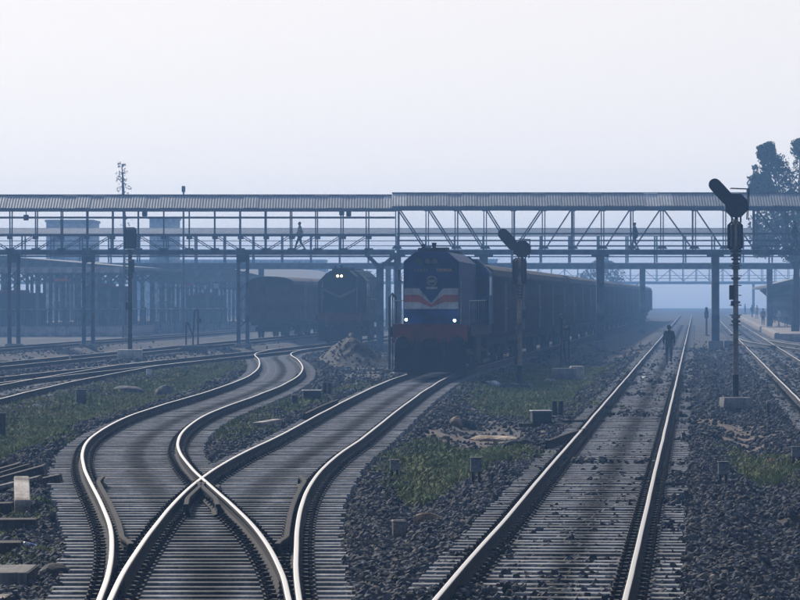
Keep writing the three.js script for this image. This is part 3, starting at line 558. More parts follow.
  { const h = part('headlight', t); G().rbox(0.5, 0.26, 0.1, 0, 4.04, z + 0.02, 0.03).mesh('lamp_housing', M.under, h);
    for (const s of [-1, 1]) { const ring = mesh('lamp_rim', metricUV(flat(new THREE.TorusGeometry(0.088, 0.02, 6, 16))).translate(s * 0.115, 4.04, z + 0.08), o.lit ? M.under : M.creamStripe, h); G().cyl(0.075, 0.075, 0.02, s * 0.115, 4.04, z + 0.085, 16, Math.PI / 2).mesh('lamp_lens', o.lit ? mat([0.9, 0.8, 0.5], { emit: [1, 0.72, 0.32], power: 7 }) : M.galv, h); }
    if (o.lit) { const l = new THREE.SpotLight(new THREE.Color().setRGB(1, 0.75, 0.4), 60, 0, 0.3, 0.6); l.position.set(0, 4.04, z + 0.3); l.target.position.set(0, 1.5, 20); l.castShadow = true; l.shadow.radius = 4; h.add(l, l.target); l.name = 'headlight_beam'; } }
  for (const s of [-1, 1]) { const m = part('marker_light', t); const mx = o.lit ? s * 0.84 : s < 0 ? -0.88 : 0.83; G().cyl(0.085, 0.085, 0.1, mx, 1.98 - (s > 0 ? 0.03 : 0), z + 0.03, 14, Math.PI / 2).mesh('lamp_housing', M.under, m); G().cyl(0.05, 0.05, 0.02, mx, 1.98 - (s > 0 ? 0.03 : 0), z + 0.088, 14, Math.PI / 2).mesh('lamp_lens', o.markers ? mat([0.8, 0.9, 1], { emit: [0.62, 0.85, 1], power: 9 }) : M.glassDark, m);
    if (o.markers) { const l = new THREE.PointLight(new THREE.Color().setRGB(0.6, 0.85, 1), 0.12); l.position.set(mx, 1.97, z + 0.2); l.castShadow = true; l.shadow.radius = 2; l.name = 'marker_glow'; m.add(l); } }
  return { t, z, front };
}
{
  const D = 140.5, X = trainX(D) + 0.2, turn = -Math.atan(0.068);
  const { t, z } = locomotive('diesel_locomotive', 'dark blue diesel locomotive with white and orange chevron and bright blue-white marker lamps', [X, RAIL, -D], turn, { paint: M.locoBlue, cab: 13, markers: true });
  const face = (pts, d, m, name) => G().ext(pts, d, 0, 0, z - 0.004).mesh(name, m, t);
  const w = 0.955;
  face([[-w, 2.36], [w, 2.36], [w, 3.09], [0.42, 3.09], [0, 2.56], [-0.42, 3.09], [-w, 3.09]], 0.012, M.locoWhite, 'white_band');
  face([[-w, 2.6], [-0.46, 2.6], [0, 2.42], [0.46, 2.6], [w, 2.6], [w, 2.86], [0.44, 2.86], [0, 2.52], [-0.44, 2.86], [-w, 2.86]], 0.018, M.locoRed, 'orange_chevron');
  mesh('emblem', metricUV(flat(new THREE.TorusGeometry(0.16, 0.035, 6, 24))).translate(0.02, 3.34, z + 0.02), M.locoWhite, t);
  G().box(0.22, 0.10, 0.012, 0.02, 3.34, z + 0.012).mesh('emblem_bar', M.creamStripe, t);
  G().box(0.4, 0.075, 0.012, 0.02, 3.10, z + 0.022).mesh('name_plate', M.locoWhite, t);
  for (let k = 0; k < 5; k++) G().box(0.065, 0.09, 0.01, -0.56 + k * 0.1, 3.73, z + 0.01).mesh('faded_numeral', mat([0.12, 0.1, 0.07]), t);
  lettering('WDM3A', 0.105, 0.46, 3.68, z + 0.004, M.yellowPaint, t);
  G().cyl(0.13, 0.13, 0.012, -0.46, 4.02, z + 0.01, 20, Math.PI / 2).mesh('round_badge', mat([0.014, 0.06, 0.045]), t);
  for (const x of [-0.28, 0.24]) G().box(0.012, 2.2, 0.014, x, 2.95, z + 0.016).mesh('panel_seam', M.locoBlue, t);
}
{
  const D = 240, X = yardX(D), turn = -Math.atan(0.074);
  const { t, z } = locomotive('diesel_locomotive', 'dark hazy locomotive with lit yellow headlamps behind the earth heap', [X, RAIL, -D], turn, { paint: M.locoGreen, cab: 2.3, lit: true, roofHighlight: true });
  G().ext([[-0.95, 3.3], [0, 2.86], [0.95, 3.3], [0.95, 3.14], [0, 2.7], [-0.95, 3.14]], 0.012, 0, 0, z - 0.004).mesh('cream_chevron', M.creamStripe, t);
  G().box(0.1, 1.1, 0.03, -1.16, 3.2, -2.25).mesh('cream_post', M.creamStripe, t);
}

// ---------------------------------------------------------------- freight wagons
function wagon(label, d, f, group) {
  const t = thing('covered_wagon', label, 'freight wagon', [f(d), RAIL, -d], -Math.atan(slopeOf(f, d + 7)), group), L = 14.1;
  const arch = []; for (let i = 0; i <= 10; i++) { const a = Math.PI * i / 10; arch.push([1.6 * Math.cos(a), 3.62 + 0.55 * Math.pow(Math.sin(a), 0.7)]); }
  G().ext([[-1.58, 1.12], [1.58, 1.12], [1.58, 3.62], [-1.58, 3.62]], L, 0, 0, -L).mesh('body', M.wagon, t);
  G().ext(arch, L + 0.1, 0, 0, -L - 0.05).mesh('roof', M.wagonRoof, t);
  for (const s of [-1, 1]) for (let k = 0; k <= 12; k++) G().box(0.07, 2.46, k % 6 === 3 ? 0.2 : 0.11, s * 1.615, 2.38, -0.12 - k * (L - 0.24) / 12).mesh('side_rib', M.wagon, t);
  for (const s of [-1, 1]) { const dr = part('side_door', t); G().box(0.04, 2.1, 2.0, s * 1.64, 2.35, -L / 2).mesh('door_leaf', M.wagonRoof, dr); G().box(0.05, 0.06, 0.5, s * 1.69, 2.3, -L / 2).mesh('door_bar', M.galv, dr); }
  for (let k = 0; k < 4; k++) G().box(0.09, 2.4, 0.07, -1.2 + k * 0.8, 2.36, 0.035).mesh('end_rib', M.wagon, t);
  G().box(2.6, 0.24, L + 0.2, 0, 0.98, -L / 2).box(0.3, 0.3, 0.5, 0, 0.98, 0.3).box(0.3, 0.3, 0.4, 0, 0.98, -L - 0.2).mesh('underframe', M.under, t);
  for (const z of [-2.3, -L + 2.3]) { const b = part('bogie', t); G().box(0.16, 0.3, 2.5, -1.05, 0.6, z).box(0.16, 0.3, 2.5, 1.05, 0.6, z).box(2.1, 0.24, 0.5, 0, 0.72, z).mesh('bogie_frame', M.under, b); for (const q of [-1, 1]) { const w = G(); for (const s of [-1, 1]) w.cyl(0.5, 0.5, 0.13, s * 0.87, 0.505, z + q, 16, 0, 0, Math.PI / 2); w.cyl(0.08, 0.08, 1.8, 0, 0.505, z + q, 8, 0, 0, Math.PI / 2); w.mesh('wheelset', M.under, b); } }
  return t;
}
{
  const nth = ['first', 'second', 'third', 'fourth', 'fifth', 'sixth', 'seventh', 'eighth', 'ninth', 'tenth', 'eleventh', 'twelfth', 'thirteenth', 'fourteenth', 'fifteenth', 'sixteenth', 'seventeenth', 'eighteenth', 'nineteenth', 'twentieth', 'twenty-first', 'twenty-second', 'twenty-third', 'last'];
  const w0 = wagon('first brown covered wagon coupled behind the blue locomotive', 158.4, trainX, 'wagons of the long freight train');
  for (let i = 1; i < 24; i++) { const d = 158.4 + i * 14.75; dup(w0, [trainX(d), RAIL, -d], -Math.atan(slopeOf(trainX, d + 7)), nth[i] + ' brown covered wagon behind the blue locomotive'); }
  for (let i = 0; i < 3; i++) { const d = 270 + i * 14.75; dup(w0, [mainX(d) - 27.2, RAIL, -d], -Math.atan(BEARING), ['rust brown covered wagon standing between bridge column and dark locomotive', 'brown wagon coupled behind the parked wagon beside the dark locomotive', 'last brown wagon of the parked row beside the dark locomotive'][i], 'parked wagons'); }
}

// ---------------------------------------------------------------- signals
function capsule(w, L, n = 8) { const p = []; for (let i = 0; i <= n; i++) { const a = Math.PI * i / n; p.push([w / 2 * Math.cos(a), L / 2 - w / 2 + w / 2 * Math.sin(a)]); } for (let i = 0; i <= n; i++) { const a = Math.PI + Math.PI * i / n; p.push([w / 2 * Math.cos(a), -L / 2 + w / 2 + w / 2 * Math.sin(a)]); } return p; }
function signal(label, pos, o) { // metres above the foot
  const t = thing('railway_signal', label, 'railway signal', pos, o.turn ?? 0, 'colour light signals'), H = o.pole, P = o.paint;
  { const p = part('pole', t);
    G().cyl(o.r, o.r * 0.9, H - 0.55, 0, 0.55 + (H - 0.55) / 2, 0, 14).mesh('tube', P, p);
    G().cyl(o.r + 0.012, o.r + 0.012, o.foot, 0, o.foot / 2 + 0.02, 0, 14).mesh('painted_foot', M.blackPaint, p);
    const c = G(); for (let y = o.foot + 0.3; y < H - 0.2; y += o.step) c.rod([-0.16, y, 0], [0.16, y, 0], 0.014, 0.014, 6); c.mesh('step_irons', M.blackPaint, p);
    const b = G(); for (const y of o.collars) b.cyl(o.r + 0.03, o.r + 0.03, 0.07, 0, y, 0, 14).box(0.24, 0.05, 0.12, 0, y, 0); b.mesh('collars', o.collarPaint ?? M.galv, p); }
  { const h = part('signal_head', t), y0 = o.head[0], y1 = o.head[1], w = o.head[2];
    G().ext([[-w / 2, y0 + 0.06], [-w / 2 + 0.06, y0], [w / 2 - 0.06, y0], [w / 2, y0 + 0.06], [w / 2, y1 - 0.1], [w / 2 - 0.1, y1], [-w / 2 + 0.1, y1], [-w / 2, y1 - 0.1]], 0.03, 0, 0, -0.2, 0, 0.006).mesh('backing_board', M.blackPaint, h);
    G().rbox(w * 0.62, y1 - y0 - 0.12, 0.22, 0, (y0 + y1) / 2, -0.05, 0.04).mesh('lamp_case', M.darkPaint, h);
    const n = o.lamps ?? 3; for (let k = 0; k < n; k++) { const y = lerp(y0 + 0.15, y1 - 0.15, n > 1 ? k / (n - 1) : 0.5); G().cyl(0.1, 0.1, 0.2, 0, y, -0.3, 14, Math.PI / 2).mesh('visor', M.blackPaint, h); }
    const l = G(); for (let k = 0; k < 5; k++) { const y = y0 - 0.05 - k * 0.11, q = 0.30 - k * 0.035; l.box(q, 0.06, 0.16, 0, y, 0); } l.mesh('bracket', M.darkPaint, h); }
  if (o.arm) { const a = part('route_indicator', t), [ax, ay, L, w, ang] = o.arm;
    const g = G(); g.ext(capsule(w, L), 0.05, 0, 0, -0.02, 0, 0.012); const ge = g.geo(); ge.rotateZ(ang); ge.translate(ax, ay, 0.05); mesh('arm_case', ge, M.darkPaint, a);
    const rim = new THREE.CatmullRomCurve3(capsule(w, L).map(([x, y]) => new THREE.Vector3(x, y, 0)), true), rg = metricUV(flat(new THREE.TubeGeometry(rim, 48, 0.022, 6, true))); rg.rotateZ(ang); rg.translate(ax, ay, 0.075); mesh('arm_rim', rg, M.blackPaint, a);
    const [hx, hy, hw, hh] = o.hub, c = 0.3;
    G().ext([[-hw / 2, -hh / 2 + hh * c], [-hw / 2 + hw * c, -hh / 2], [hw / 2 - hw * c, -hh / 2], [hw / 2, -hh / 2 + hh * c], [hw / 2, hh / 2 - hh * c], [hw / 2 - hw * c, hh / 2], [-hw / 2 + hw * c, hh / 2], [-hw / 2, hh / 2 - hh * c]], 0.26, hx, hy, -0.14, 0, 0.012).mesh('hub_case', M.darkPaint, a);
    G().rod([hx - 0.12, hy - hh / 2 - 0.16, 0], [hx - 0.12, hy - hh / 2 + 0.03, 0], 0.025).rod([hx + 0.12, hy - hh / 2 - 0.16, 0], [hx + 0.12, hy - hh / 2 + 0.03, 0], 0.025).rod([hx, hy - hh / 2 - 0.16, 0], [hx, hy - hh / 2 + 0.03, 0], 0.05).mesh('neck', M.blackPaint, a);
    const [bx0, bx1, b0, b1] = o.cage, cgm = G(); for (const z of [-0.2, 0.2]) cgm.rod([bx0, b1 + 0.02, z], [bx1, b1, z], 0.012, 0.012, 5).rod([bx1, b1, z], [bx1 - 0.04, b0, z], 0.014, 0.014, 5); cgm.rod([bx0, b1 + 0.02, -0.2], [bx0, b1 + 0.02, 0.2], 0.012, 0.012, 5).rod([bx1, b1, -0.2], [bx1, b1, 0.2], 0.012, 0.012, 5).rod([bx1 - 0.02, (b0 + b1) / 2, -0.2], [bx1 - 0.02, (b0 + b1) / 2, 0.2], 0.012, 0.012, 5); cgm.mesh('safety_cage', M.blackPaint, a); }
  for (const [x, y, w, h] of o.boxes ?? []) G().rbox(w, h, 0.16, x, y, 0.02, 0.015).mesh('junction_box', M.blackPaint, t);
  if (o.ladder) { const l = G(), x = -0.2; l.rod([x, 0.4, 0], [x, o.ladder, 0], 0.014, 0.014, 5).rod([x, o.ladder, 0], [0, o.ladder, 0], 0.014, 0.014, 5).rod([x, o.ladder, 0], [x, o.ladder + 0.5, 0], 0.014, 0.014, 5); for (let y = 0.6; y < o.ladder; y += 0.3) l.rod([x, y, 0], [0, y, 0], 0.009, 0.009, 5); l.mesh('ladder', M.darkPaint, t); }
  return t;
}
{ // tall signal beside the straight track
  const v = atG(736, 415, 0.03), p = -FOCAL / v.z, Y = (y) => (415 - y) / p, X = (x) => (x - 736) / p, foot = Y(400);
  const b = thing('signal_plinth', 'tapered concrete plinth under the tall signal by the bare brown dirt', 'concrete plinth', [v.x, v.y, v.z - 0.1], 0.1);
  G().ext([[-0.42, -0.1], [0.42, -0.1], [0.36, foot + 0.05], [-0.36, foot + 0.05]], 0.7, 0, 0, -0.35, 0, 0.02).mesh('block', M.concrete, b); G().box(0.14, 0.05, 0.06, 0, foot * 0.42, 0.4).mesh('lug', M.plate, b);
  signal('tall signal on tapered plinth, capsule route arm tilted above the bridge roof', [v.x, v.y + foot + 0.07, v.z - 0.1], {
    pole: Y(222) - foot, foot: Y(378) - foot, r: 0.078, step: 0.27, paint: M.poleTan, collars: [2.18, 2.3, 2.7, 3.35, 3.63].map((q) => q - 0.1), head: [Y(252) - foot, Y(224) - foot, 0.42, 0], lamps: 3,
    arm: [X(722), Y(195) - foot, 0.88, 0.3, 0.74], hub: [X(736.6), Y(208) - foot, 0.6, 0.62], cage: [X(731), X(749), Y(222) - foot, Y(191.5) - foot], boxes: [[X(732), Y(295) - foot, 0.14, 0.4], [X(733), Y(306) - foot, 0.1, 0.14]] });
}
{ // shorter one on the grass
  const v = atG(519.5, 390), p = -FOCAL / v.z, Y = (y) => (388 - y) / p, X = (x) => (x - 519.5) / p, foot = 0.22;
  const b = thing('signal_plinth', 'rough stone plinth under the signal on the green grass', 'stone plinth', [v.x, v.y, v.z], 0.2), r = RNG(12);
  G().rbox(0.8, 0.4, 0.8, 0, 0.03, 0, 0.06).mesh('block', M.concrete, b);
  for (let k = 0; k < 9; k++) G().add(new THREE.DodecahedronGeometry(0.12 + 0.08 * r(), 0), -0.75 + r() * 1.35, 0.05 + r() * 0.1, 0.3 + r() * 0.25, r() * 3, r() * 3, 0).mesh('stone', M.stone, b);
  signal('shorter signal with tilted capsule arm standing on the grass beside the blue locomotive', [v.x, v.y + foot, v.z], {
    pole: Y(256) - foot, foot: Y(364) - foot, r: 0.088, step: 9, paint: M.poleBrown, collarPaint: M.galv, collars: [Y(331) - foot, Y(326) - foot], head: [Y(282) - foot, Y(256) - foot, 0.5], lamps: 2,
    arm: [X(508), Y(237.5) - foot, 0.86, 0.34, 0.72], hub: [X(522), Y(247) - foot, 0.6, 0.56], cage: [X(519), X(530), Y(256) - foot, Y(237.5) - foot], boxes: [[X(524), Y(312) - foot, 0.12, 0.3], [X(515.5), Y(350) - foot, 0.08, 0.9]] });
}
{ // the lone signal in the yard
  const v = atG(130, 361), p = -FOCAL / v.z, Y = (y) => (360 - y) / p;
  const b = thing('signal_plinth', 'pale concrete plinth of the lone yard signal', 'concrete plinth', [v.x, v.y, v.z], 0);
  G().rbox(1.15, 0.62, 1.0, 0, 0.24, 0, 0.05).mesh('block', M.concretePale, b);
  signal('lone yard signal with plain tall head and side ladder', [v.x, v.y + 0.55, v.z], { pole: Y(252) - 0.4, foot: 0.75, r: 0.1, step: 9, paint: M.darkPaint, collars: [Y(256), Y(262)].map((q) => q - 0.4), head: [Y(251) - 0.4, Y(229.5) - 0.4, 0.6], lamps: 3, ladder: Y(262) - 0.4, boxes: [[0.1, Y(268) - 0.4, 0.22, 0.62], [0.06, Y(277) - 0.4, 0.16, 0.3], [-0.06, Y(308) - 0.4, 0.32, 0.36]] });
}

// ---------------------------------------------------------------- yard furniture
{ // bent pipe stand on a block
  const v = atG(193, 354), p = -FOCAL / v.z, q = (x, y) => [(x - 193) / p, (354 - y) / p, 0];
  const t = thing('hose_stand', 'bent dark pipes of a watering stand on a low block', 'hose stand', [v.x, v.y, v.z], 0);
  G().rbox(1.45, 0.62, 0.8, 0.05, 0.16, 0, 0.04).mesh('block', M.stone, t);
  const tube = (pts) => mesh('pipe', metricUV(flat(new THREE.TubeGeometry(new THREE.CatmullRomCurve3(pts.map((a) => new THREE.Vector3(...q(...a))), false, 'catmullrom', 0.2), 40, 0.045, 7))), M.darkPaint, t);
  tube([[186, 345], [186, 325], [187.3, 321.5], [189, 325], [193, 336], [193.4, 330], [194.5, 312], [196.5, 308.5], [198, 312]]); tube([[193, 345], [193.2, 334]]); tube([[198, 345], [198, 309]]);
  G().cyl(0.14, 0.14, 0.1, ...q(199.3, 320.5), 14, Math.PI / 2).mesh('valve_wheel', M.darkPaint, t);
}
{ // lever frame on a concrete block
  const v = atG(567, 382), p = -FOCAL / v.z, q = (x, y, z = 0) => [(x - 567) / p, (381 - y) / p, z];
  const t = thing('lever_frame', 'thin dark lever frame with ring top on concrete blocks', 'lever frame', [v.x, v.y, v.z], 0.08);
  G().rbox(0.86, 0.62, 0.7, -0.12, 0.22, 0, 0.03).mesh('block', M.concrete, t); G().rbox(0.5, 0.68, 0.7, 0.42, 0.26, -0.4, 0.03).mesh('block', M.concretePale, t);
  G().rod(q(561, 366), q(561.5, 319), 0.035).rod(q(569, 366), q(569, 326), 0.028).rod(q(561, 328), q(570, 328), 0.035).rod(q(566.5, 364), q(561.5, 326), 0.022).mesh('frame', M.blackPaint, t);
  G().add(new THREE.TorusGeometry(0.085, 0.024, 6, 18), ...q(561.7, 316)).mesh('ring', M.blackPaint, t); G().cyl(0.09, 0.09, 0.12, ...q(568, 327), 10, 0, 0, Math.PI / 2).mesh('pulley', M.blackPaint, t);
}
{ // tall hose hoop beside the blue locomotive
  const d = 168, p = FOCAL / d, v = new THREE.Vector3((393 - 400) / p, 0, -d), q = (x, y) => new THREE.Vector3((x - 393) / p, EYE + (HORIZON - y) / p, 0);
  const t = thing('water_crane', 'slender hooped filling pipe beside the blue locomotive', 'filling pipe', [v.x, 0, v.z]);
  const tube = (pts, r) => mesh('pipe', metricUV(flat(new THREE.TubeGeometry(new THREE.CatmullRomCurve3(pts, false, 'catmullrom', 0.3), 32, r, 7))), M.darkPaint, t);
  tube([q(389.5, 374), q(389.5, 330), q(389.5, 297), q(391.5, 293.5), q(393.5, 294.5), q(395.6, 299), q(395.8, 330), q(395.8, 374)], 0.06); tube([q(392.6, 374), q(392.6, 294)], 0.035);
  G().rbox(0.7, 0.25, 0.5, 0, 0.1, 0, 0.04).mesh('base', M.concrete, t);
}
function pointMachine(label, v, s, gg) {
  const t = thing('point_machine', label, 'point machine', [v.x, groundY(v.x, v.z), v.z], 0.05, gg);
  G().rbox(0.46 * s, 0.26, 0.7, 0, 0.22, 0, 0.03).mesh('case', M.darkPaint, t); G().rbox(0.5 * s, 0.04, 0.74, 0, 0.36, 0, 0.015).mesh('lid', M.galv, t);
  G().box(1.3 * s, 0.09, 0.3, 0.1, 0.04, 0.1).mesh('base_plank', M.wood, t);
  for (const k of [0, 1]) { G().cyl(0.06, 0.06, 0.34, 0.16 * s + k * 0.15 + (s > 0.95 ? 0.2 : -0.05), 0.42, -0.45, 12).mesh('cylinder', M.darkPaint, t); }
  G().rod([0.5 * s, 0.12, 0], [1.5 * s, 0.14, 0.05], 0.025).mesh('drive_rod', M.plate, t);
}
pointMachine('point machine box beside the earth heap and the curved rail', at(312, 403, 0.15), 1.15, 'point machines'); pointMachine('point machine box on the plank beside the straight track', at(541, 429, 0.15), 1.0, 'point machines');
const marker = (label, x, y, w, h, m = M.darkPaint, o = {}) => { // small lineside posts
  const v = atG(x, y, 0.02), p = -FOCAL / v.z, t = thing('marker_post', label, 'marker post', [v.x, groundY(v.x, v.z) - 0.03, v.z], 0.15, 'lineside posts'), W = w / p, Hh = h / p;
  if (o.legs) { for (const s of [-1, 1]) G().rbox(0.045, Hh * 0.62, 0.05, s * W * 0.3, Hh * 0.3, 0, 0.008).mesh('leg', M.blackPaint, t); G().rbox(W, Hh * 0.5, 0.09, 0, Hh * 0.76, 0, 0.012).mesh('cable_box', m, t); G().box(W * 1.1, 0.015, 0.12, 0, Hh + 0.012, 0).mesh('cap', M.galv, t); }
  else { G().rbox(W, Hh, W * 0.8, 0, Hh / 2, 0, 0.012).mesh('post', m, t); G().rbox(W * 1.06, 0.03, W * 0.86, 0, Hh + 0.018, 0, 0.01).mesh('cap', o.cap ?? M.galv, t); }
};
marker('cable box on two legs between the sandy stone and the straight track', 476, 487, 11, 28, M.galv, { legs: 1 });
marker('cable box on two legs in the stones beside the curved track', 394.5, 480, 9, 20, M.galv, { legs: 1 });
marker('cable box on legs beside the brown dirt right of the straight track', 723, 487, 10, 25, M.galv, { legs: 1 });
marker('cable box on legs at the picture edge above the green patch', 796, 466, 9, 19, M.galv, { legs: 1 });
marker('stubby concrete post in the ballast beside the check rail', 399, 543, 13, 22, M.concrete, { cap: M.concretePale });
marker('thin dark stake right of the tall signal plinth', 768, 417, 3, 14);
marker('dark block standing in the weeds by the spur track', 81, 404, 10, 17, M.stone, { cap: M.stone });
marker('dark stump half cut by the picture edge in the weeds', 1, 440, 9, 26, M.wood, { cap: M.wood });
marker('short post with whitewashed top between spur and weeds', 149, 378, 5, 8, M.white, { cap: M.white });
marker('thin pale post between the yard tracks', 70, 364, 2.4, 8, M.concretePale);
marker('dark low stub beside the point machine box', 294.5, 407, 6, 11);
{ const v = atG(706.5, 336), p = -FOCAL / v.z, H = 27 / p, t = thing('indicator_post', 'round-headed post standing by the bridge column in the smoke', 'indicator post', [v.x, v.y - 0.05, v.z]); G().cyl(0.09, 0.07, H * 0.8, 0, H * 0.4, 0, 10).mesh('post', M.darkPaint, t); G().rbox(0.34, 0.6, 0.2, 0, H * 0.82, 0, 0.08).cyl(0.13, 0.1, 0.3, 0, H * 1.02, 0, 12).mesh('lamp_case', M.darkPaint, t); G().rbox(0.5, 0.2, 0.5, 0, 0.06, 0, 0.03).mesh('base', M.concrete, t); }
function block(name, label, cat, x, y, w, h, dep, m, turn = 0.1, topOnly) { const v = atG(x, y), p = -FOCAL / v.z, t = thing(name, label, cat, [v.x, groundY(v.x, v.z) - 0.02, v.z - dep / 2], turn); const b = flat(new RoundedBoxGeometry(w / p, h / p, dep, 2, 0.02)), q = b.attributes.position; for (let i = 0; i < q.count; i++) { const a = q.getX(i), c = q.getY(i), e = q.getZ(i); q.setXYZ(i, a + (vnoise(a * 9 + x, e * 5 + c * 7) - 0.5) * 0.03, c + h / p / 2 + (vnoise(a * 8 + 3, e * 3 + y) - 0.5) * 0.025, e); } b.computeVertexNormals(); metricUV(b); mesh('block', b, m, t); return t; }
block('concrete_block', 'pale topped concrete block lying on grass between the two curved tracks', 'concrete block', 265, 429, 10, 7, 2.6, M.concretePale, -0.14);
function boulder(name, label, cat, x, y, w, h, dep, m, seed = 1) { const v = atG(x, y), p = -FOCAL / v.z, g = mergeVertices(new THREE.IcosahedronGeometry(1, 2).deleteAttribute('normal').deleteAttribute('uv')), q = g.attributes.position; for (let i = 0; i < q.count; i++) { const a = new THREE.Vector3().fromBufferAttribute(q, i), k = 0.72 + 0.6 * fbm(a.x * 1.3 + seed * 9, a.y * 1.3 + a.z * 1.7, 3); q.setXYZ(i, a.x * k * w / p / 2, Math.max(-0.25, a.y * k) * h / p, a.z * k * dep / 2); } const g2 = g.toNonIndexed(); g2.computeVertexNormals(); metricUV(g2); const t = mesh(name, g2, m); t.position.set(v.x, groundY(v.x, v.z) + 0.02, v.z); t.rotation.y = seed; return tag(t, label, cat); }
boulder('rock', 'cream coloured broken rock beside the curved track near the grass', 'rock', 456, 428, 13, 10, 0.6, M.cream, 3);
boulder('rock', 'dark squarish stone touching the cream rock', 'rock', 467, 428, 9, 9, 0.5, M.stone, 5);
boulder('rock', 'flat cream stone lying on bare dirt in front of the grass', 'rock', 494, 441, 25, 5, 1.6, M.cream, 7);
boulder('rock', 'white split stone lying left of the signal on grass', 'rock', 490, 386, 8, 5, 0.8, M.white, 2);
boulder('rock', 'grey stone slab beside the flat cream stone', 'rock', 519, 447, 20, 8, 0.7, M.stone, 8);
boulder('rock', 'dark lump lying in the weeds below the spur track', 'rock', 127, 395, 20, 9, 1.6, M.stone, 4);
boulder('rock', 'dark clod in the grass above the winding loop rail', 'rock', 166, 398, 16, 10, 1.6, M.stone, 6);
boulder('rock', 'long dark stone slab tilted beside the stacked old beams', 'rock', 54, 577, 24, 12, 0.6, M.stone, 9);
boulder('rock', 'brownish stone left of the small cable box', 'rock', 430, 523, 14, 8, 0.4, M.cream, 11);
boulder('rock', 'pale stone below the lever frame', 'rock', 550, 383, 9, 4, 0.8, M.concretePale, 12);
boulder('rock', 'pale stone at the foot of the earth heap by the rail', 'rock', 393, 376, 8, 4, 0.9, M.concretePale, 13);
boulder('litter_scrap', 'small orange scrap of litter on the brown dirt', 'litter', 773, 463, 4, 3, 0.2, M.signRed, 14);
boulder('litter_scrap', 'small white scrap of litter in the spur weeds', 'litter', 37, 414, 5, 3, 0.4, M.white, 15);
boulder('litter_scrap', 'white scrap of litter lower down in the spur weeds', 'litter', 45, 426, 4, 3, 0.3, M.white, 16);
boulder('litter_scrap', 'white scrap of litter between the rails ahead of the man', 'litter', 646, 379, 4, 2.4, 0.4, M.white, 17);
boulder('litter_scrap', 'pale scrap of litter in the ballast right of the last cable box', 'litter', 774, 470, 4, 2.5, 0.2, M.white, 18);
{ // heap of earth
  const v = at(352, 364, 0.1), n = 46, P = [], C = [], U = [], I = [];
  const hgt = (x, z) => { const a = Math.hypot((x + 0.05) / 2.1, z / 4.4), k = Math.max(0, 1 - a); return 1.62 * Math.pow(k, 1.05) * (0.8 + 0.42 * fbm(x * 1.6 + 3, z * 0.9, 3)) + 0.13 * (fbm(x * 7, z * 6, 3) - 0.5) * Math.min(1, k * 4) - 0.05; };
  for (let j = 0; j <= n; j++) for (let i = 0; i <= n; i++) { const x = (i / n * 2 - 1) * 2.3, z = (j / n * 2 - 1) * 4.8; P.push(x, hgt(x, z), z); const k = 0.55 + 0.9 * fbm(x * 2, z * 1.3 + 8, 4); C.push(k, k * 0.98, k * 0.96); U.push(x / 2, z / 2); if (i < n && j < n) { const a = j * (n + 1) + i; I.push(a, a + n + 1, a + 1, a + 1, a + n + 1, a + n + 2); } }
  const g = new THREE.BufferGeometry(); g.setAttribute('position', new THREE.Float32BufferAttribute(P, 3)); g.setAttribute('color', new THREE.Float32BufferAttribute(C, 3)); g.setAttribute('uv', new THREE.Float32BufferAttribute(U, 2)); g.setIndex(I); g.computeVertexNormals();
  const m = mesh('earth_mound', g, M.earth); m.position.set(v.x, 0.02, v.z); tag(m, 'heap of brown earth beside the blue locomotive', 'earth heap');
  const l = [], r = RNG(31); for (let i = 0; i < 420; i++) { const x = (r() * 2 - 1) * 2.2, z = (r() * 2 - 1) * 4.5, s = 0.03 + 0.07 * r() * r(); l.push(place(x, hgt(x, z) + s * 0.3, z, r() * 6, [s, s * 0.8, s], r() * 6)); }
  spots(l, 'clods', new THREE.DodecahedronGeometry(1, 0), mat([0.05, 0.04, 0.034], { tex: blotchTex }), m);
}
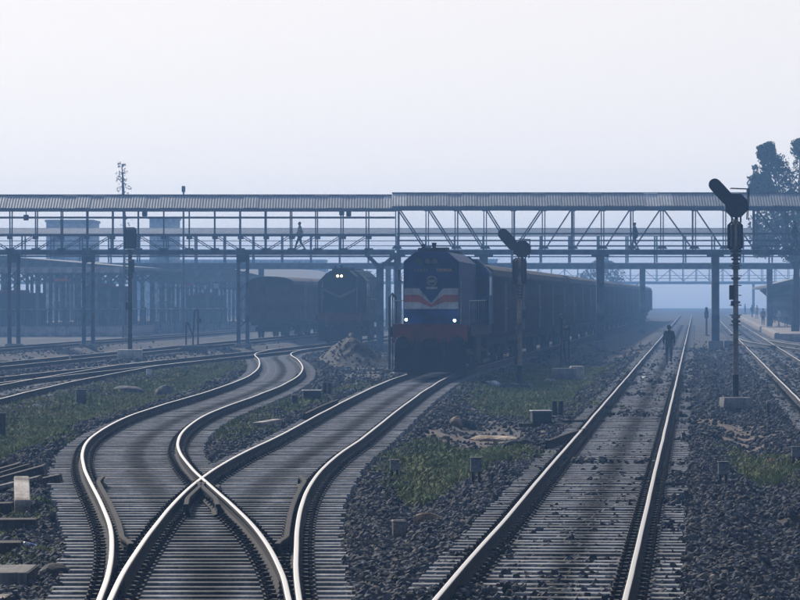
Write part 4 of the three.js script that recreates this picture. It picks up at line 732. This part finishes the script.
// stacked old beams at the left edge
{
  const beam = (label, x0, y0, x1, y1, h, ground, dep, m, hang = 1.6) => { // its cut end at (x1, y1), leaning on the others, running off past the picture edge
    const v = atG(x1, ground), p = -FOCAL / v.z, tilt = Math.atan2(y0 - y1, x1 - x0), L = Math.hypot(x1 - x0, y0 - y1) / p + hang, hh = h / p, top = EYE - (y1 - HORIZON) / p;
    const t = thing('old_beam', label, 'old beam', [v.x, top - hh, v.z], 0, 'discarded beams'), g = flat(new RoundedBoxGeometry(L, hh, dep, 1, 0.014)), q = g.attributes.position;
    t.rotation.z = tilt;
    for (let i = 0; i < q.count; i++) q.setXYZ(i, q.getX(i) - L / 2, q.getY(i) + hh / 2 + (vnoise(q.getX(i) * 3 + x1, q.getZ(i) * 5) - 0.5) * 0.014, q.getZ(i) + (vnoise(q.getX(i) * 2 + y1, 3) - 0.5) * 0.02); g.computeVertexNormals(); metricUV(g); mesh('timber', g, m, t);
    G().box(0.012, hh * 0.9, dep * 0.92, 0.005, hh / 2, 0).mesh('sawn_end', M.wood, t);
    for (const k of [0.14, 0.42]) G().cyl(0.016, 0.016, 0.012, -k, hh * 0.5, dep / 2 + 0.008, 10, Math.PI / 2).mesh('bolt_hole', M.galv, t);
    return t;
  };
  beam('uppermost short beam of the stack at the picture edge', 0, 465, 11, 459.5, 6, 470, 0.9, M.wood);
  beam('second beam from the top of the stack', 0, 468, 21, 462.3, 5, 474, 0.7, M.wood);
  beam('third beam from the top of the stack, angled', 0, 472.5, 30, 463.5, 6, 478, 0.6, M.wood);
  beam('long fourth beam of the stack with tall dark face', 0, 477, 46, 464.5, 9, 484, 0.8, M.wood);
  beam('pale thin beam just behind the concrete block', 0, 485, 40, 475.5, 4, 488, 0.8, M.woodPale);
  beam('beam reaching furthest towards the rails behind the concrete block', 6, 486, 61, 474, 9, 492, 0.7, M.wood);
  beam('dark beam under the foot of the concrete block', 0, 502.5, 12, 502, 13, 515, 0.5, M.wood);
  beam('level beam just below the concrete block among weeds', 0, 518.5, 36, 518.2, 12, 531, 0.4, M.wood);
  beam('level beam with the white bottle at its end', 0, 541.5, 21, 541.3, 11, 553, 0.4, M.wood);
  beam('broad level beam with weathered top near the corner', 0, 569, 32, 568.8, 13, 584, 1.2, M.woodPale);
  beam('pale plank end in the bottom corner of the stack', 0, 596, 8, 595.5, 10, 606, 0.5, M.concretePale);
  const v = atG(22.5, 516), t = thing('concrete_block', 'pale concrete sleeper end propped up among the stacked old beams', 'concrete block', [v.x, v.y + 0.02, v.z], 0.1);
  t.rotation.order = 'YXZ'; t.rotation.x = 0.1;
  G().rbox(0.22, 0.2, 2.3, 0, 0.1, -1.15, 0.02).mesh('block', M.concretePale, t);
  const w = at(21.5, 545, 0.3), bt = thing('plastic_bottle', 'white plastic bottle with blue label at the end of a beam', 'bottle', [w.x + 0.02, 0.3, w.z + 0.1], 0.1);
  const prof = [[0, 0], [0.05, 0], [0.056, 0.02], [0.056, 0.16], [0.045, 0.2], [0.02, 0.25], [0.02, 0.28], [0, 0.28]].map((a) => new THREE.Vector2(...a)), bg = metricUV(flat(new THREE.LatheGeometry(prof, 16))); bg.rotateZ(-Math.PI / 2 - 0.28); mesh('bottle_body', bg, M.white, bt);
  const lg = metricUV(flat(new THREE.CylinderGeometry(0.058, 0.058, 0.06, 16, 1, true))); lg.translate(0, 0.11, 0); lg.rotateZ(-Math.PI / 2 - 0.28); mesh('bottle_label', lg, M.bottleBlue, bt);
}

// ---------------------------------------------------------------- station: fence, canopies, platform, far buildings, trees
{ // blue railing fence in front of the far platforms
  const t = thing('railing_fence', 'long blue railing fence in front of the station canopies', 'fence', [0, 0, 0]);
  const a = new THREE.Vector3(-42, 0, -318), b = new THREE.Vector3(-15.5, 0, -366), L = a.distanceTo(b), dir = b.clone().sub(a).normalize(), ry = Math.atan2(-dir.z, dir.x);
  t.position.copy(a); t.rotation.y = ry;
  for (const y of [0.35, 2.2]) G().box(L, 0.09, 0.07, L / 2, y, 0).mesh(y > 1 ? 'top_rail' : 'bottom_rail', y > 1 ? M.concretePale : M.blueBase, t);
  for (let x = 0, i = 0; x < L; x += 0.42, i++) G().box(i % 6 ? 0.06 : 0.16, i % 6 ? 1.85 : 2.35, i % 6 ? 0.05 : 0.16, x, i % 6 ? 1.27 : 1.17, 0).mesh(i % 6 ? 'picket' : 'post', i % 6 ? M.bridgeBlue : M.blueBase, t);
  G().box(L, 0.3, 0.3, L / 2, 0.12, 0).mesh('kerb', M.concrete, t);
}
function canopy(label, x, z, len, w, eave, ridge, o = {}) {
  const t = thing('platform_canopy', label, 'canopy', [x, 0, z], o.turn ?? -Math.atan(BEARING), 'station canopies');
  G().ext([[-w / 2, eave], [w / 2, eave], [w / 2, eave + 0.25], [0, ridge], [-w / 2, eave + 0.25]], len, 0, 0, -len).mesh('roof', M.canopyRoof, t);
  G().box(w + 0.1, 0.5, 0.08, 0, eave - 0.05, 0.06).mesh('fascia', o.fascia ?? M.canopyRoof, t);
  for (const s of o.posts ?? [-0.3, 0.3]) for (let d = 0.8; d < len; d += o.bay ?? 7) { const c = part('column', t); G().box(0.26, eave, 0.26, s * w, eave / 2, -d).mesh('shaft', M.buildingWall, c); G().bar([s * w, eave - 1, -d], [s * w + 1.1, eave - 0.06, -d], 0.12).bar([s * w, eave - 1, -d], [s * w - 1.1, eave - 0.06, -d], 0.12).mesh('bracket', M.bridgeBlue, c); }
  if (o.platform) G().rbox(w * 0.95, o.platform, len, 0, o.platform / 2 - 0.02, -len / 2, 0.04).mesh('platform_slab', M.platform, t);
  if (o.kiosk) for (const [kx, kz, kw, kh, m] of o.kiosk) { const k = part('kiosk', t), base = o.platform ?? 0; G().box(kw, kh, 3, kx, base + kh / 2, kz).mesh('kiosk_wall', m, k); G().box(kw * 0.6, 0.3, 0.05, kx, base + kh + 0.1, kz + 1.54).mesh('sign_board', M.signRed, k); }
  return t;
}
canopy('wide flat station canopy with pale fascia at the picture edge', -32.5, -332, 90, 19, 5.55, 6.6, { fascia: M.concretePale, platform: 0.8, posts: [-0.42, -0.15, 0.12, 0.38], kiosk: [[-2, -16, 4.5, 2.8, M.canopyDark], [5, -22, 3.4, 3.4, M.canopyDark], [-7, -12, 3, 3, M.canopyDark]] });
canopy('gabled station canopy with shallow roof behind the lone yard signal', -18, -372, 110, 10.5, 4.95, 6.45, { fascia: M.buildingWall, platform: 0.8, posts: [-0.35, 0, 0.35], kiosk: [[-1.5, -12, 3.4, 2.6, M.canopyDark], [3, -18, 2.6, 2.8, M.canopyDark]] });
{ // station sign boards under the canopies
  const s = (x, y, d, w, h, m, label) => { const p = FOCAL / d, t = thing('station_sign', label, 'sign', [(x - 400) / p, 0, -d], 0), Y = EYE + (HORIZON - y) / p; G().box(w / p, h / p, 0.08, 0, Y, 0).mesh('board', m, t); for (const q of [-1, 1]) G().box(0.07, Y, 0.07, q * w / p * 0.4, Y / 2, -0.08).mesh('post', M.bridgeBlue, t); };
  s(189, 285, 368, 8, 2.4, M.signRed, 'small orange station board under the gabled canopy'); s(216, 286, 368, 5, 5, M.signWhite, 'small square white board under the gabled canopy'); s(205, 287, 368, 2.2, 4, M.signWhite, 'narrow white board beside the square white board'); s(61, 280, 330, 14, 3, M.signRed, 'red board under the wide flat canopy');
}
{ // low platform on the right with its shelter
  const t = thing('station_platform', 'low dusty platform with people waiting beside the track', 'platform', [mainX(300) + 5.2 + 2.0, 0, -300], -Math.atan(BEARING));
  G().rbox(16, 0.62, 320, 8, 0.28, -150, 0.05).mesh('slab', M.platform, t); G().box(0.3, 0.08, 320, 0.2, 0.62, -150).mesh('edge_coping', M.concretePale, t);
  canopy('dark pitched platform shelter on the picture edge behind waiting people', mainX(356) + 5.2 + 9.4, -356, 130, 12.5, 4.15, 5.9, { fascia: M.canopyDark, posts: [-0.34, 0.1, 0.4], kiosk: [[1.5, -9, 6, 3.1, M.canopyDark], [-1, -24, 5, 3, M.canopyDark]], platform: 0.66 });
}
function house(label, x, d, w, h, m, floors) { const t = thing('distant_building', label, 'building', [x, 0, -d]); G().box(w, h, 12, 0, h / 2, -6).mesh('wall', m, t); G().box(w + 0.3, 0.3, 12.6, 0, h + 0.15, -6).mesh('roof', M.houseWall, t);
  for (let f = 0; f < floors; f++) for (let k = 0; k < Math.max(1, Math.floor(w / 3.4)); k++) { const win = part('window', t), X = -w / 2 + 1.7 + k * 3.4, Y = 1.6 + f * 3.1 + 0.4; G().box(1.4, 1.4, 0.1, X, Y, 0.03).mesh('pane', M.glassDark, win); G().box(1.7, 0.14, 0.3, X, Y - 0.8, 0.1).mesh('sill', M.concrete, win); } return t; }
house('faint pale block of flats seen through the lattice footbridge', -43, 520, 6.0, 13.0, M.houseWall, 4); house('faint low house seen through the lattice footbridge near the yard signal', -31.5, 530, 3.4, 13.6, M.houseWall, 4); house('long faint warehouse behind the station canopies', -30, 700, 34, 9.5, M.houseWall, 2); house('small faint house behind the truss of the footbridge', 10, 740, 16, 10, M.houseWall, 2);

function tree(name, label, pos, h, trunkH, blobs, leafN, leafS, seed, m, group) {
  const t = thing(name, label, 'tree', pos, 0, group), r = RNG(seed), tr = G();
  tr.rod([0, -0.1, 0], [0.15, trunkH, 0.1], h * (name === 'slender_tree' ? 0.006 : 0.022), h * (name === 'slender_tree' ? 0.004 : 0.013), 9); for (const [bx_, by_, bz_] of blobs) tr.rod([0.15, trunkH * (0.7 + 0.3 * r()), 0.1], [bx_, by_, bz_], h * 0.008, h * 0.002, 6); tr.mesh('trunk', M.bark, t);
  const P = [], C = [];
  for (let i = 0; i < leafN; i++) {
    const b = blobs[Math.floor(r() * blobs.length)], u = r() * 2 - 1, a = r() * 6.283, k = Math.pow(r(), 0.45) * (0.75 + 0.5 * fbm(a * 2 + b[0], u * 3 + b[1], 2)), s = Math.sqrt(1 - u * u);
    const cx = b[0] + Math.cos(a) * s * k * b[3], cy = b[1] + u * k * b[3] * 0.8, cz = b[2] + Math.sin(a) * s * k * b[3];
    if (fbm(cx * 1.1 + seed, cy * 1.1 + cz, 2) < 0.40) continue;
    const n = 3; for (let q = 0; q < n; q++) { const o = new THREE.Vector3(r() - 0.5, r() - 0.5, r() - 0.5).multiplyScalar(leafS * 1.6), e1 = new THREE.Vector3(r() - 0.5, r() - 0.5, r() - 0.5).normalize().multiplyScalar(leafS * (0.6 + 0.6 * r())), e2 = new THREE.Vector3(r() - 0.5, r() - 0.5, r() - 0.5).cross(e1).normalize().multiplyScalar(leafS * 0.45); const c = new THREE.Vector3(cx, cy, cz).add(o); for (const v of [c.clone().sub(e1), c.clone().add(e2), c.clone().add(e1), c.clone().sub(e1), c.clone().add(e1), c.clone().sub(e2)]) P.push(v.x, v.y, v.z); const g = 0.7 + 0.6 * r(); for (let w = 0; w < 6; w++) C.push(g * m[0], g * m[1], g * m[2]); }
  }
  const g = new THREE.BufferGeometry(); g.setAttribute('position', new THREE.Float32BufferAttribute(P, 3)); g.setAttribute('color', new THREE.Float32BufferAttribute(C, 3)); g.computeVertexNormals();
  mesh('crown', g, M.vc, t);
}
{
  const d = 310, p = FOCAL / d, T = (x, y, r, z = 0) => [(x - 795) / p, EYE + (HORIZON - y) / p, z, r];
  tree('leafy_tree', 'tall leafy tree rising behind the footbridge at the picture edge', [(795 - 400) / p, 0, -d], 16, 7, [T(775, 165, 1.6), T(790, 185, 2.3, 1), T(763, 195, 1.4), T(770, 225, 1.9, -1), T(795, 215, 2.4), T(812, 160, 2.2, 1), T(830, 190, 2.8), T(768, 152, 0.9), T(800, 150, 1.1), T(760, 180, 1.0), T(762, 245, 1.3), T(800, 245, 2.0), T(840, 230, 2.5), T(825, 150, 1.6)], 15000, 0.14, 8, [0.09, 0.125, 0.06]);
  const d2 = 320, p2 = FOCAL / d2, S = (x, y, r) => [(x - 123) / p2, EYE + (HORIZON - y) / p2, 0, r];
  tree('slender_tree', 'slender faint tree top standing above the bridge roof', [(123 - 400) / p2, 0, -d2], 18, 10, [S(122, 165, 0.35), S(123, 172, 0.5), S(122, 180, 0.6), S(124, 188, 0.65), S(123, 197, 0.7), S(122, 207, 0.8), S(124, 220, 0.8)], 190, 0.09, 21, [0.16, 0.18, 0.17]);
  const d3 = 520; for (const [x, h, s] of [[26, 9, 3], [-14, 8, 5], [56, 11, 7], [66, 10, 9]]) tree('leafy_tree', ['faint round tree behind the freight train', 'faint tree behind the parked wagons', 'faint tree beside the platform shelter', 'faint tree behind the platform shelter'][[3, 5, 7, 9].indexOf(s)], [x, 0, -d3], h, h * 0.45, [[0, h * 0.7, 0, 2.4], [-1.6, h * 0.6, 0.5, 1.8], [1.7, h * 0.62, 0, 1.9], [0.3, h * 0.85, 0, 1.5]], 700, 0.22, s * 13, [0.05, 0.07, 0.035], 'faint far trees');
  const d4 = 330, pm = FOCAL / d4; const mast = thing('mast', 'thin bare mast sticking up above the bridge roof', 'mast', [(183.5 - 400) / pm, 0, -d4]); G().rod([0, 0, 0], [0, EYE + (HORIZON - 186) / pm, 0], 0.12, 0.07, 8).mesh('pole', M.darkPaint, mast); G().rbox(0.3, 0.5, 0.2, 0, EYE + (HORIZON - 189) / pm, 0, 0.04).mesh('fitting', M.darkPaint, mast);
}
// ---------------------------------------------------------------- people
function meshBones(bones, c, half, res, k) { // one smooth skin round tapered bones
  const mc = new MarchingCubes(res, M.vc, false, false, 240000), f = mc.field, hs = res / 2; mc.isolation = 0; mc.reset();
  const B = bones.map(([a, b, ra, rb, sx = 1]) => ({ a: new THREE.Vector3(...a), d: new THREE.Vector3(...b).sub(new THREE.Vector3(...a)), ra, rb, sx }));
  const P = new THREE.Vector3();
  for (let z = 0; z < res; z++) for (let y = 0; y < res; y++) for (let x = 0; x < res; x++) {
    P.set(c[0] + (x - hs) / hs * half, c[1] + (y - hs) / hs * half, c[2] + (z - hs) / hs * half);
    let s = 1e3;
    for (const b of B) { const dx = (P.x - b.a.x), dy = P.y - b.a.y, dz = (P.z - b.a.z), l = b.d.lengthSq() || 1e-9, t = clamp((dx * b.d.x + dy * b.d.y + dz * b.d.z) / l, 0, 1), q = Math.hypot((dx - b.d.x * t) / b.sx, dy - b.d.y * t, dz - b.d.z * t) - lerp(b.ra, b.rb, t); const h = clamp(0.5 + 0.5 * (q - s) / k, 0, 1); s = lerp(q, s, h) - k * h * (1 - h); }
    f[x + y * res + z * res * res] = -s;
  }
  mc.update();
  const n = mc.count, p = new Float32Array(n * 3); for (let i = 0; i < n; i++) { p[i * 3] = mc.positionArray[i * 3] * half + c[0]; p[i * 3 + 1] = mc.positionArray[i * 3 + 1] * half + c[1]; p[i * 3 + 2] = mc.positionArray[i * 3 + 2] * half + c[2]; }
  let g = new THREE.BufferGeometry(); g.setAttribute('position', new THREE.BufferAttribute(p, 3)); g = mergeVertices(g, 1e-4); g.computeVertexNormals(); return g.toNonIndexed();
}
function handBones(w, dir, s) { // palm, four bent fingers and a thumb from the wrist w, pointing down
  const o = [], fwd = dir, p = (x, y, z) => [w[0] + s * x, w[1] + y, w[2] + z * fwd];
  o.push([p(0, 0, 0), p(0.004, -0.075, 0.005), 0.026, 0.03]);
  [[-0.03, 0.062], [-0.01, 0.074], [0.012, 0.07], [0.032, 0.055]].forEach(([z, L]) => { o.push([p(0.004, -0.08, z), p(0.0, -0.08 - L * 0.5, z + 0.006), 0.0098, 0.009]); o.push([p(0.0, -0.08 - L * 0.5, z + 0.006), p(-0.018, -0.08 - L, z + 0.014), 0.009, 0.0075]); });
  o.push([p(-0.004, -0.03, 0.024), p(-0.02, -0.065, 0.05), 0.012, 0.0105]); o.push([p(-0.02, -0.065, 0.05), p(-0.026, -0.09, 0.05), 0.0105, 0.009]);
  return o;
}
function figure(o) { // o.stride (m), o.arm swing; faces +z; 1.7 m tall
  const s = o.stride ?? 0, A = o.arm ?? 0.1, K = o.lift ?? 0, B = [];
  const hip = 0.88 - s * s * 0.25;
  for (const q of [-1, 1]) {
    const f = q * s, foot = [q * 0.09, 0.075 + (q < 0 ? K : 0), f], knee = [q * 0.095, hip * 0.53 + 0.01, f * 0.42 + 0.04 + (q < 0 ? K * 0.8 : 0)];
    B.push([[q * 0.085, hip, 0], knee, 0.088, 0.062], [knee, foot, 0.06, 0.042], [[foot[0], 0.045 + (q < 0 ? K : 0), foot[2] - 0.04], [foot[0] + q * 0.02, 0.035 + (q < 0 ? K * 0.6 : 0), foot[2] + 0.16], 0.044, 0.036]);
    const sh = [q * 0.175, 1.36, -0.01], el = [q * (0.245 + (o.out ?? 0)), 1.12, -q * A * 0.5 - 0.03], wr = [q * (0.25 + (o.out ?? 0)), 0.87 + Math.abs(A) * 0.12, -q * A + 0.06];
    B.push([sh, el, 0.066, 0.056], [el, wr, 0.056, 0.042]); if (!o.fine) B.push([wr, [wr[0], wr[1] - 0.13, wr[2] + 0.01], 0.034, 0.026]); (o.wrists ??= []).push([wr, q]);
  }
  B.push([[0, hip - 0.06, 0], [0, 1.12, 0.005], 0.135, 0.13, 1.25], [[0, 1.12, 0.005], [0, 1.31, -0.01], 0.135, 0.125, 1.4], [[-0.1, 1.355, -0.01], [0.1, 1.355, -0.01], 0.078, 0.078], [[0, 1.40, -0.01], [0, 1.52, 0.01], 0.06, 0.052], [[0, 1.585, 0.012], [0, 1.615, 0.0], 0.08, 0.09], [[0, 1.545, 0.03], [0, 1.56, 0.045], 0.045, 0.045], [[0, 1.59, 0.085], [0, 1.575, 0.1], 0.012, 0.014]);
  for (const q of [-1, 1]) B.push([[q * 0.082, 1.6, 0], [q * 0.086, 1.575, 0], 0.014, 0.012]);
  const body = meshBones(B, [0, 0.88, 0.02], 0.93, o.res ?? 84, 0.035), parts = [body];
  if (o.fine) for (const [w, q] of o.wrists) parts.push(meshBones([[[w[0], w[1] + 0.06, w[2] - 0.01], w, 0.036, 0.032], ...handBones(w, 1, q)], [w[0], w[1] - 0.06, w[2]], 0.13, 64, 0.008));
  const g = mergeGeometries(parts), p = g.attributes.position, C = new Float32Array(p.count * 3), c = o.colors;
  for (let i = 0; i < p.count; i++) {
    const x = p.getX(i), y = p.getY(i), z = p.getZ(i); let k = c.top;
    if (y > 1.475) k = (y > 1.615 && z < 0.075) || (y > 1.54 && z < -0.015) ? c.hair : c.skin; else if (y < 0.09) k = c.shoe; else if (Math.abs(x) > 0.2 && y < 0.885) k = c.skin; else if (y < (c.hem ?? 0.9) && Math.abs(x) < 0.22) k = c.legs;
    else if (y > 1.28 && z > 0.09 && Math.abs(x) < (y - 1.26) * 0.35 && c.shirt) k = c.shirt;
    C.set(k, i * 3);
  }
  g.setAttribute('color', new THREE.BufferAttribute(C, 3)); return g;
}
const skin = [0.16, 0.085, 0.055], hair = [0.012, 0.011, 0.011];
function person(label, g, pos, turn, h, group) { const t = mesh('person', g, M.vc); t.position.set(...pos); t.rotation.y = turn; t.scale.setScalar(h / 1.7); return tag(t, label, 'person', group); }
{
  const v = at(669, 362.8, 0.3), walk = figure({ stride: 0.14, arm: 0.14, lift: 0.05, out: -0.015, fine: true, res: 150, colors: { top: [0.02, 0.021, 0.026], legs: [0.028, 0.03, 0.038], hem: 0.82, skin, hair, shoe: [0.01, 0.01, 0.01] } });
  person('man in a dark jacket walking along the straight track between the rails', walk, [v.x, 0.305, v.z], Math.PI - 0.05, 1.7);
  const stride = figure({ stride: 0.3, arm: 0.22, lift: 0.03, res: 72, colors: { top: [0.36, 0.37, 0.38], legs: [0.03, 0.035, 0.05], skin, hair, shoe: [0.02, 0.02, 0.02] } });
  const dark = figure({ stride: 0.22, arm: 0.2, lift: 0.02, res: 72, colors: { top: [0.035, 0.04, 0.055], legs: [0.05, 0.055, 0.07], skin, hair, shoe: [0.02, 0.02, 0.02] } });
  const D = by(251.5) + 0.055;
  person('person in a pale shirt striding over the lattice half of the footbridge', stride, [bx(300), D, BZ + 0.6], -Math.PI / 2, 1.7);
  person('dark clad person walking on the truss footbridge above the train tail', dark, [bx(634), D, BZ + 0.8], -Math.PI / 2, 1.66);
  person('dark figure walking on the footbridge in front of the tree', dark, [bx(794), D, BZ + 0.7], Math.PI / 2, 1.75);
  const stand = [[0.3, 0.28, 0.26], [0.5, 0.5, 0.48], [0.06, 0.07, 0.1], [0.46, 0.36, 0.24]].map((top, i) => figure({ stride: 0.05 + 0.04 * (i % 2), arm: 0.06, res: 60, colors: { top, legs: i % 2 ? [0.3, 0.29, 0.27] : [0.05, 0.055, 0.07], skin, hair, shoe: [0.03, 0.03, 0.03] } }));
  const crowd = [[762, 325, 0], [768, 326, 1], [774, 323.5, 2], [779, 326.5, 1], [786, 326.5, 0], [752, 317, 2], [757, 318.5, 3], [790, 322, 3], [745, 314, 0], [797, 329, 2]];
  const words = ['person in grey waiting first of the nearest platform group', 'person in white beside the grey clad one on the platform', 'dark clad person standing behind the platform group', 'person in white in the middle of the platform', 'person in grey near the platform shelter', 'dark clad person further down the platform', 'person in tan clothes further down the platform', 'person in tan under the platform shelter', 'faint person in grey far down the platform', 'dark clad person at the picture edge of the platform'];
  crowd.forEach(([x, y, k], i) => { const q = at(x, y, 0.59), X = Math.max(q.x, mainX(-q.z) + 5.2 + 2.7); person(words[i], stand[k], [X, 0.6, q.z], i * 1.7, 1.58 + 0.03 * (i % 4), 'people on the platform'); });
}
renderer.render(scene, camera);
